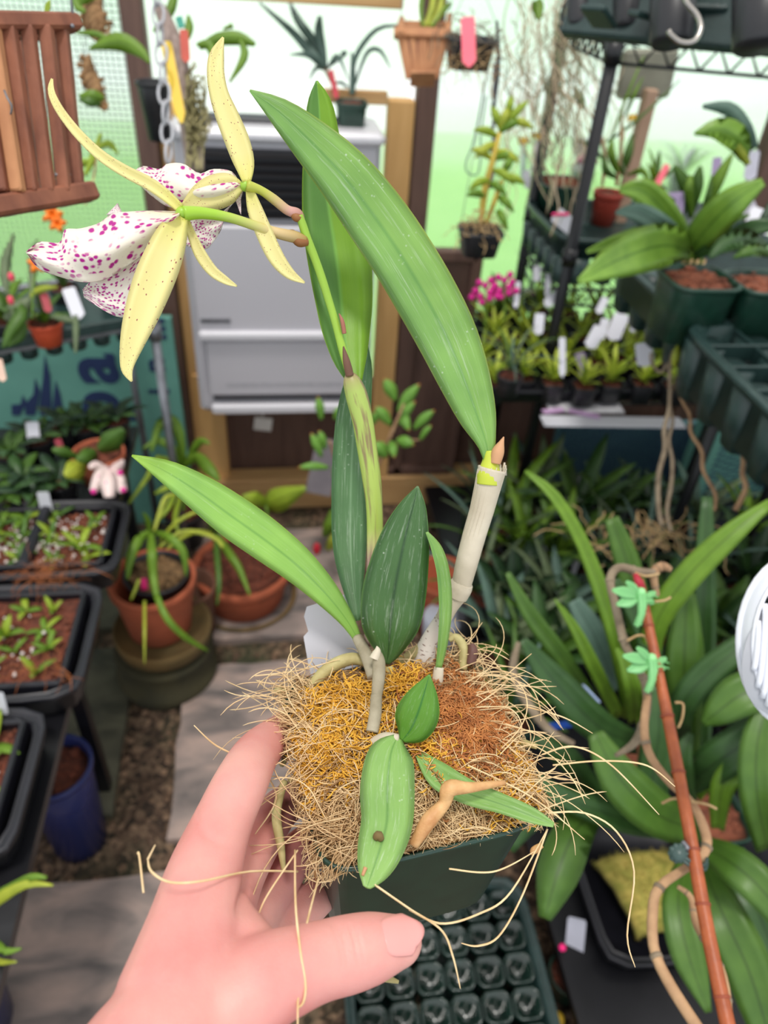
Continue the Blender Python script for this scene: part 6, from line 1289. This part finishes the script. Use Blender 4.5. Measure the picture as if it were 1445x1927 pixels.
for i, (x, y) in enumerate(mass):
    row = next(k for k, b in enumerate(rb) if i < b); col = i-([0]+rb)[row]
    k = rnd.randrange(5); z = .27; c = GZ(x, y+60, z)
    t = thing('strap_leaved_orchid', f'{kinds[k]} strap orchid on the low right shelf, {nmrow[row]} row, {ORDN[col]} from the left', 'plant', (c.x, c.y, LZ), 'strap leaved orchids on the low right shelf')
    pot(t, c, .045, z-LZ, rnd.choice([BLACKP, POTG]), .5, SOIL, .003, n=20)
    rosette(t, c, 11, rnd.uniform(.20, .29), kp[k][1]*1.3, kp[k][0], rnd, up=1.1, droop=.8, seg=9)
    if k != 4: rosette(t, c, 4, .12, kp[k][1], kp[k][0], rnd, up=1.35, droop=.3, seg=6)
for i, (x0, y0, x1, y1, h, m_, lb) in enumerate(((1088, 930, 1088, 898, 6, WHITEL, 'white tag in the back row of strap orchids'), (1166, 935, 1164, 904, 7, WHITEL, 'white tag right of centre in the back row of strap orchids'), (1124, 975, 1122, 948, 9, LILAC, 'lilac tag amid the strap leaves below the roots'), (1230, 1030, 1226, 1000, 12, mat('label_violet', (110, 96, 140)), 'violet tag between dark strap leaves'), (975, 1024, 972, 992, 7, mat('label_rosy', (226, 190, 206)), 'pinkish flower tag left in the strap leaves'), (1075, 1090, 1086, 1055, 5, WHITEL, 'narrow pale tag before the dark grey leaves'))):
    pxlabel(x0, y0, x1, y1, h, (.30,), m_, lb)
rootball(thing('tan_root_mat', 'mat of thin tan roots among the strap leaves at the middle right', 'roots', W(1200, 1000, 1.45)), 1200, 1000, 60, 14, 1.42, 60, ROOT, .0011, 60, 'roots', .1)
# ---- big strap orchids
t = thing('large_strap_orchid', 'large orchid with long bright green strap leaves right of the held pot', 'plant', GZ(1190, 1400, LZ)); bc = GZ(1190, 1420, LZ+.14)
pot(t, bc, .06, .14, POTG, .5, BARK, .004)
D = BL[1]; A = BL[0]
for p, h, m_ in (([(1186, 1350, 1.12), (1164, 1220, 1.0), (1130, 1110, .95), (1090, 1010, .93), (1040, 930, .93), (988, 886, .94)], [12, 17, 16, 13, 11, 3], BL[2]),
                 ([(1165, 1350, 1.1), (1115, 1250, 1.0), (1080, 1180, .97), (1044, 1128, .96)], [12, 14, 10, 2], BL[2]), ([(1120, 1330, 1.1), (1060, 1240, 1.0), (1000, 1160, .96), (955, 1078, .95)], [12, 17, 16, 5], A),
                 ([(1215, 1300, 1.1), (1205, 1180, 1.03), (1180, 1060, 1.0), (1150, 975, 1.0)], [14, 24, 25, 14], A), ([(1225, 1290, 1.05), (1232, 1180, .97), (1290, 1090, .92), (1370, 1010, .9), (1450, 945, .9)], [12, 22, 26, 22, 8], BL[2]),
                 ([(1200, 1360, 1.1), (1225, 1230, 1.0), (1180, 1130, .98), (1160, 1090, .98)], [14, 22, 14, 6], D), ([(1200, 1400, 1.05), (1130, 1370, .95), (1050, 1290, .90), (984, 1204, .88)], [20, 32, 32, 8], D),
                 ([(1195, 1360, 1.1), (1190, 1300, 1.0), (1176, 1250, .98), (1160, 1220, .98)], [12, 18, 12, 3], BL[2]), ([(1210, 1380, 1.1), (1215, 1300, 1.02), (1210, 1210, 1.0)], [12, 16, 4], BL[2]), ([(1160, 1300, 1.15), (1120, 1200, 1.1), (1080, 1130, 1.1)], [16, 26, 14], LGR)):
    pxleaf(t, p, h, m_, .35, 0, 14, True, .0016)
t = thing('dark_strap_orchid', 'large dark green orchid with broad leaves reaching the right photo edge', 'plant', GZ(1350, 1520, LZ)); bc = GZ(1345, 1530, LZ+.14)
pot(t, bc, .06, .14, POTG, .5, BARK, .004)
for p, h, m_ in (([(1300, 1430, 1.1), (1288, 1330, 1.03), (1288, 1230, 1.0), (1292, 1115, 1.0)], [14, 32, 36, 16], A), ([(1320, 1430, 1.1), (1320, 1280, 1.05), (1325, 1100, 1.0), (1330, 935, 1.0)], [14, 24, 22, 10], D), ([(1290, 1440, 1.1), (1280, 1340, 1.0), (1340, 1260, .96), (1450, 1180, .95)], [14, 24, 28, 20], D),
                 ([(1440, 1290, .92), (1390, 1310, .92), (1350, 1340, .93), (1322, 1362, .95)], [38, 40, 26, 5], BL[0]), ([(1290, 1480, 1.05), (1340, 1440, .97), (1400, 1400, .94), (1470, 1350, .93)], [18, 36, 40, 36], D), ([(1445, 1600, .95), (1425, 1500, .9), (1425, 1400, .9), (1450, 1300, .92)], [22, 32, 30, 10], A),
                 ([(1320, 1560, 1.05), (1250, 1540, .95), (1170, 1470, .90), (1120, 1380, .9)], [22, 40, 42, 16], BL[0]), ([(1250, 1560, 1.05), (1170, 1540, .95), (1060, 1500, .9), (1010, 1460, .9)], [18, 26, 20, 6], D), ([(1300, 1560, 1.0), (1230, 1500, 1.0), (1240, 1380, .98), (1240, 1290, .98)], [16, 28, 32, 14], BL[1]),
                 ([(1320, 1590, .95), (1370, 1620, .88), (1420, 1660, .85), (1480, 1730, .84)], [16, 34, 38, 30], A), ([(1290, 1620, .95), (1276, 1700, .88), (1296, 1800, .85), (1333, 1905, .84)], [14, 30, 32, 6], A), ([(1320, 1620, .95), (1360, 1720, .88), (1410, 1830, .86), (1450, 1960, .86)], [18, 42, 46, 30], A),
                 ([(1380, 1600, 1.0), (1420, 1700, .95), (1460, 1800, .94)], [20, 44, 40], D), ([(1310, 1500, 1.05), (1350, 1430, 1.0), (1380, 1390, 1.0)], [10, 20, 6], BL[2]), ([(1350, 1560, 1.0), (1360, 1480, .96), (1400, 1440, .95), (1450, 1440, .95)], [12, 22, 22, 10], BL[2]), ([(1300, 1520, 1.05), (1280, 1440, 1.0), (1300, 1380, 1.0)], [12, 24, 6], D)):
    pxleaf(t, p, h, m_, .35, 0, 14, True, .0016)
t = pxplant('drooping_strap_orchid', 'drooping dark strap leaves hanging between the held pot and the black tray', (1120, 1550, .98), [
    ([(1130, 1520, 1.0), (1085, 1560, .9), (1050, 1640, .86), (1025, 1728, .85)], [14, 34, 40, 12], A), ([(1150, 1520, 1.0), (1080, 1500, .95), (1010, 1530, .93), (960, 1600, .93)], [12, 26, 24, 8], D), ([(1130, 1500, 1.0), (1060, 1420, .95), (1000, 1390, .95)], [12, 24, 6], D)])
# blue pot fragments
for i, (x, y, lb) in enumerate(((1048, 1350, 'blue plastic tag end beside the mossy rim of the held pot'),)): single(MB().beam(W(1022, 1368, .95), W(1078, 1362, .97), .022, .003, UP, .001), 'blue_label', mat('label_blue', (30, 90, 210)), lb, 'label', smooth=False)
single(MB().beam(W(1098, 1290, .98), W(1126, 1320, .98), .016, .003, UP, .001), 'blue_white_label', mat('label_bluewhite', (176, 196, 236)), 'blue and white tag between the strap leaves right of the pot', 'label', smooth=False)
# grey-white rounded tub behind cane
single(MB().lathe(GZ(830, 1190, .10), [(.04, -.1), (.05, -.02), (.055, .06), (.05, .065)], 24), 'grey_tub', mat('tub_grey', (168, 172, 184), (150, 154, 168)), 'grey white plastic tub standing on the ground behind the pale cane', 'tub')
c = GZ(835, 1080, .22); t = thing('far_terracotta_pot', 'terracotta pot seen between the centre leaf and the pale cane', 'pot', (c.x, c.y, 0)); slip(t, c, .075, .22, TERRA, 'clay_pot')
# ------------------------------------------------------------------ LOWER RIGHT: trays, moss, stake
tray('green_cell_tray', 'glossy dark green cell tray on the ground below the held pot', .08, .445, .28, .66, .14, TRAYG, .14, lip=.014)
t = bpy.data.objects['green_cell_tray']; GLS = mat('tray_green_glossy', (20, 46, 38), (14, 34, 28), rough=.15, scale=30, spec=.8)
for k in range(6):
    for j in range(6):
        MB().lathe((.125+k*.055, .325+j*.057, .085), [(.0225, 0), (.0245, .03), (.026, .048), (.022, .048), (.018, .004)], 16, .5).build('cell', GLS, t)
bt = tray('black_flat_tray', 'black flat tray holding the golden moss cushion behind the stake', .545, 1.05, .455, .75, .185, TRAYK, .05)
mc = GZ(1228, 1668, .20); mb = MB(); q = []
t = thing('moss_cushion', 'golden green moss cushion sitting in the black tray behind the bamboo stake', 'moss', (mc.x, mc.y, .145))
for i in range(13):
    row = []
    for j in range(13):
        u, v = i/12*2-1, j/12*2-1; k = math.sqrt(max(0, 1-u*u*.5-v*v*.5)); row.append(Vector((mc.x+u*.066*(1+.25*v), mc.y+v*.072, .16+.045*k*(1+.2*noise.noise(Vector((u*3, v*3, 1)))))))
    q.append(row)
MOC = mat('moss_green_gold', (204, 180, 96), (128, 132, 52), rough=.95, scale=40, bump=1, bscale=200)
MB().sheet(q, .02, Vector((0, 0, 1))).build('cushion_body', MOC, t)
mb = MB()
for _ in range(1500):
    i, j = rnd.randrange(13), rnd.randrange(13); p = q[i][j]+Vector((rnd.uniform(-.005, .005), rnd.uniform(-.005, .005), 0)); mb.tube([p, p+Vector((rnd.uniform(-.004, .004), rnd.uniform(-.004, .004), .007))], [.0006, .0002], 3, cap=False)
mb.build('moss_tufts', MOC, t, kind='stuff')
c = GZ(1075, 1830, .075); t = thing('small_tan_pot', 'small dark green pot with brown mix and a white tag by the cell tray', 'pot', (c.x, c.y, 0)); pot(t, c, .04, .075, POTG, 0, SOIL, .004)
pxlabel(1078, 1812, 1086, 1728, 17, 1.38, mat('label_greywhite', (186, 186, 200)), 'greyish white tag with pink top standing by the small dark pot'); single(MB().ico(W(1058, 1783, 1.36), .007, 1), 'pink_bead', HOTP, 'hot pink spot beside the greyish white tag', 'bead')
single(MB().ico(GZ(1048, 1918, .03), .014, 1), 'yellow_spot_flower', mat('flower_gold', (220, 180, 50)), 'yellow flower head low at the bottom right of the cell tray', 'flower')
# strip of pale timber on the ground left of the cell tray
p, q_ = GZ(782, 1810, .02), GZ(800, 1960, .02); single(MB().beam(p, q_, .016, .02, (0, 0, 1), .002), 'timber_strip', mat('timber_dry', (176, 150, 124)), 'narrow pale timber strip on the gravel left of the cell tray', 'wood strip', smooth=False)
# stake and canes
ST = mat('bamboo_stake', (180, 94, 48), (134, 62, 32), rough=.45, scale=14, stretch=(5, 5, 1), bump=.2)
t = thing('bamboo_stake', 'reddish brown bamboo stake slanting through the big orchid leaves', 'stake', W(1385, 2000, .50))
sp_ = [(1203, 1092, .70), (1240, 1270, .66), (1270, 1420, .62), (1300, 1580, .58), (1335, 1770, .54), (1385, 2000, .50)]
MB().tube([W(*a) for a in sp_], [.0042, .0046, .0050, .0050, .0052, .0054], 12, 40).build('shaft', ST, t)
for f in (1180, 1350, 1455, 1600, 1705, 1880):
    for a, b in zip(sp_, sp_[1:]):
        if a[1] <= f < b[1]: k = (f-a[1])/(b[1]-a[1]); P1, P2 = W(*a), W(*b); c = P1+(P2-P1)*k; e = (P2-P1).normalized()*.001; MB().tube([c-e, c+e], .0058 if f > 1300 else .0050, 12).build('node', mat('bamboo_node', (150, 70, 44)) if 'bamboo_node' not in MATS else MATS['bamboo_node'], t)
MB().tube([W(1196, 1080, .70), W(1206, 1108, .695)], [.003, .005], 8).build('red_tip', mat('stake_red', (190, 40, 60)), t)
def cane_(lb, pts, h, m=CANE, nm='dry_cane'):
    t = thing(nm, lb, 'stem', W(*pts[-1])); pxtube(t, pts, h, m, 'shaft', 9, 40); q = crom([tuple(W(*p))+(w*p[2]/FPX,) for p, w in zip(pts, h)], 40)
    for i in range(5, 38, 7): c = Vector(q[i][:3]); e = (Vector(q[i+1][:3])-c)*.25; MB().tube([c-e, c+e], q[i][3]*1.18, 9).build('node', ROOTG, t)
    return t
cane_('dry curved cane arching over the top of the bamboo stake', [(1232, 1076, .72), (1200, 1075, .72), (1165, 1068, .72), (1148, 1090, .71), (1158, 1140, .70), (1175, 1210, .69), (1195, 1245, .685), (1215, 1290, .68), (1216, 1340, .68), (1196, 1395, .69), (1158, 1422, .70)], [5, 8, 8, 8, 8, 8, 7, 8, 8, 8, 4], ROOTG)
cane_('pale curled cane hooking down right of the stake top', [(1262, 1072, .73), (1245, 1066, .73), (1230, 1080, .73), (1236, 1120, .74)], [5, 9, 8, 5])
cane_('long dry cane winding down left of the stake from the lower clip', [(1218, 1310, .67), (1212, 1370, .655), (1222, 1420, .645), (1258, 1470, .635), (1300, 1510, .62), (1325, 1560, .61), (1328, 1600, .60), (1295, 1630, .59), (1240, 1670, .575), (1228, 1720, .565), (1232, 1790, .55), (1265, 1860, .53), (1330, 1960, .51)], [7, 8, 8, 8, 8, 9, 9, 8, 9, 10, 10, 11, 12])
cane_('thin dry cane beside the lower end of the bamboo stake', [(1275, 1668, .60), (1300, 1690, .595), (1310, 1740, .58), (1345, 1800, .55), (1365, 1860, .53), (1372, 1960, .51)], [4, 6, 7, 8, 8, 9])
cane_('grey thin root crossing left of the green orchid leaves', [(975, 1210, .95), (966, 1260, .93), (985, 1310, .92), (1030, 1370, .90), (1080, 1400, .89)], [5, 8, 9, 8, 5], ROOTG)
# dragonfly clips
CLIP = leafmat('clip_mint', (156, 226, 156), mid=(140, 216, 144), trans=.35, rough=.3)
for i, (x, y, d) in enumerate(((1208, 1128, .672), (1228, 1252, .652))):
    t = thing('dragonfly_clip', ['mint green dragonfly plant clip gripping the top of the bamboo stake', 'mint green dragonfly plant clip lower down on the bamboo stake'][i], 'clip', W(x, y, d), 'dragonfly clips on the stake')
    MB().ico(W(x-2, y-14, d), .0042, 2, (1, 1, 1)).build('head', CLIP, t)
    MB().tube([W(x-2, y-12, d), W(x, y+8, d), W(x-2, y+30, d), W(x-10, y+52, d)], [.0048, .0046, .0028, .0018], 10, 18).build('tail', CLIP, t)
    for k in range(8): c = W(x+(-1 if k < 4 else -1-(k-3)*1.8), y+12+k*5, d-.001); MB().tube([c-RT*.0035, c+RT*.0035], .0012, 6).build('tail_ring', CLIP, t)
    for ex, ey, w_ in ((-56, -18, 12), (-48, 10, 12), (-30, -34, 8)): pxleaf(t, [(x-4, y-4, d), (x+ex*.55, y+ey*.6-2, d-.003), (x+ex, y+ey, d-.002)], [3, w_, 3], CLIP, .2, 0, 8, True, .0012, 'wing')
    for ex, ey in ((26, -14), (24, 6)): pxleaf(t, [(x+6, y-2, d+.008), (x+ex*.6, y+ey*.6, d+.01), (x+ex, y+ey, d+.01)], [3, 7, 3], CLIP, .2, 0, 7, True, .0012, 'wing')
    for k in (-4, 6): MB().tube([W(x, y+k, d-.001), W(x+16, y+k-4, d-.004), W(x+30, y+k, d+.006)], .0009, 6, 10).build('grip', CLIP, t)
t = thing('dark_flower_clip', 'dark grey green flower shaped clip tying the cane to the stake', 'clip', W(1280, 1620, .575)); GCL = mat('clip_dark', (70, 92, 88), (54, 74, 70), rough=.35)
MB().tube([W(1276, 1606, .575), W(1276, 1606, .568)], .006, 16).build('flower_disc', GCL, t)
for k in range(10): a = k*.628; MB().ico(W(1276+14*math.cos(a), 1606+14*math.sin(a), .572), .0024, 1).build('petal_bead', GCL, t)
MB().tube([W(1282, 1590, .575), W(1295, 1598, .57), (W(1284, 1584, .575))], .002, 6, 10).build('clip_jaw', METALG, t)
for k in (0, 8): MB().tube([W(1284, 1610+k, .572), W(1305, 1624+k, .57), W(1325, 1628+k, .58), W(1330, 1616+k, .59)], .0016, 6, 14).build('grip', GCL, t)
for i, p in enumerate(([(1195, 1078, .70), (1215, 1084, .695), (1240, 1080, .70)], [(1180, 1206, .68), (1200, 1196, .68), (1215, 1200, .68), (1225, 1230, .67)], [(1232, 1132, .67), (1250, 1130, .67), (1262, 1124, .67)], [(1270, 1322, .66), (1285, 1325, .66), (1284, 1350, .66), (1276, 1370, .66)], [(1245, 1512, .62), (1262, 1504, .62), (1280, 1502, .61)], [(1300, 1508, .615), (1330, 1514, .61), (1348, 1522, .61)])):
    single(MB().tube([W(*q) for q in p], .0012, 5, 14), 'tendril', ROOT, ['tan tie wound round the top of the bamboo stake', 'thin curled tendril between the two dragonfly clips', 'short pale tendril right of the upper dragonfly clip', 'curled tendril right of the stake below the lower clip', 'short root left of the stake above the dark clip', 'short root right of the stake above the dark clip'][i], 'tendril')
# white slotted basket at the right edge
t = thing('slotted_white_basket', 'white plastic basket with curved slots cut by the right photo edge', 'basket', W(1490, 1330, .45)); WPL = mat('plastic_white', (232, 234, 242), (226, 228, 238), rough=.35)
cw = W(1508, 1208, .46); Rx, Ry = 118*.46/FPX, 165*.46/FPX
def shell(a, b):                                   # a around, b from rim to pole
    return cw+(RT*math.cos(a)*Rx+UP*math.sin(a)*Ry)*math.cos(b)-FW*math.sin(b)*Rx*.7
ring_pts = [shell(2*math.pi*k/40, 0) for k in range(41)]
MB().tube(ring_pts, .0022, 8, cap=False).build('rim', WPL, t)
MB().tube([shell(2*math.pi*k/40, .42) for k in range(41)], .0014, 8, cap=False).build('rim_ring', WPL, t)
g = [[shell(2*math.pi*i/40, .42*j/6) for i in range(41)] for j in range(7)]; MB().sheet(g, .001, FW*-1).build('side_wall', WPL, t)
for k in range(22):
    x = -1+2*(k+.5)/22; pts = []
    for j in range(11):
        y = -1+.2*j; rr = math.sqrt(max(0, 1-x*x)); yy = y*rr; q = cw+(RT*(x+.12*yy)*Rx+UP*yy*Ry)*math.cos(.42); h = math.sqrt(max(0, 1-x*x-yy*yy*.98)); pts.append(q-FW*(math.sin(.42)*Rx*.7+.006*h))
    MB().tube(pts, .0019, 6, 14).build('slat', WPL, t)
mb = MB(); mb.tube([cw-FW*(Rx*.7*math.sin(.42)-.001), cw-FW*(Rx*.7*math.sin(.42)-.0015)], .92*Rx, 40, flat=Ry/Rx); mb.build('inner_liner', mat('liner_grey', (200, 202, 210)), t)
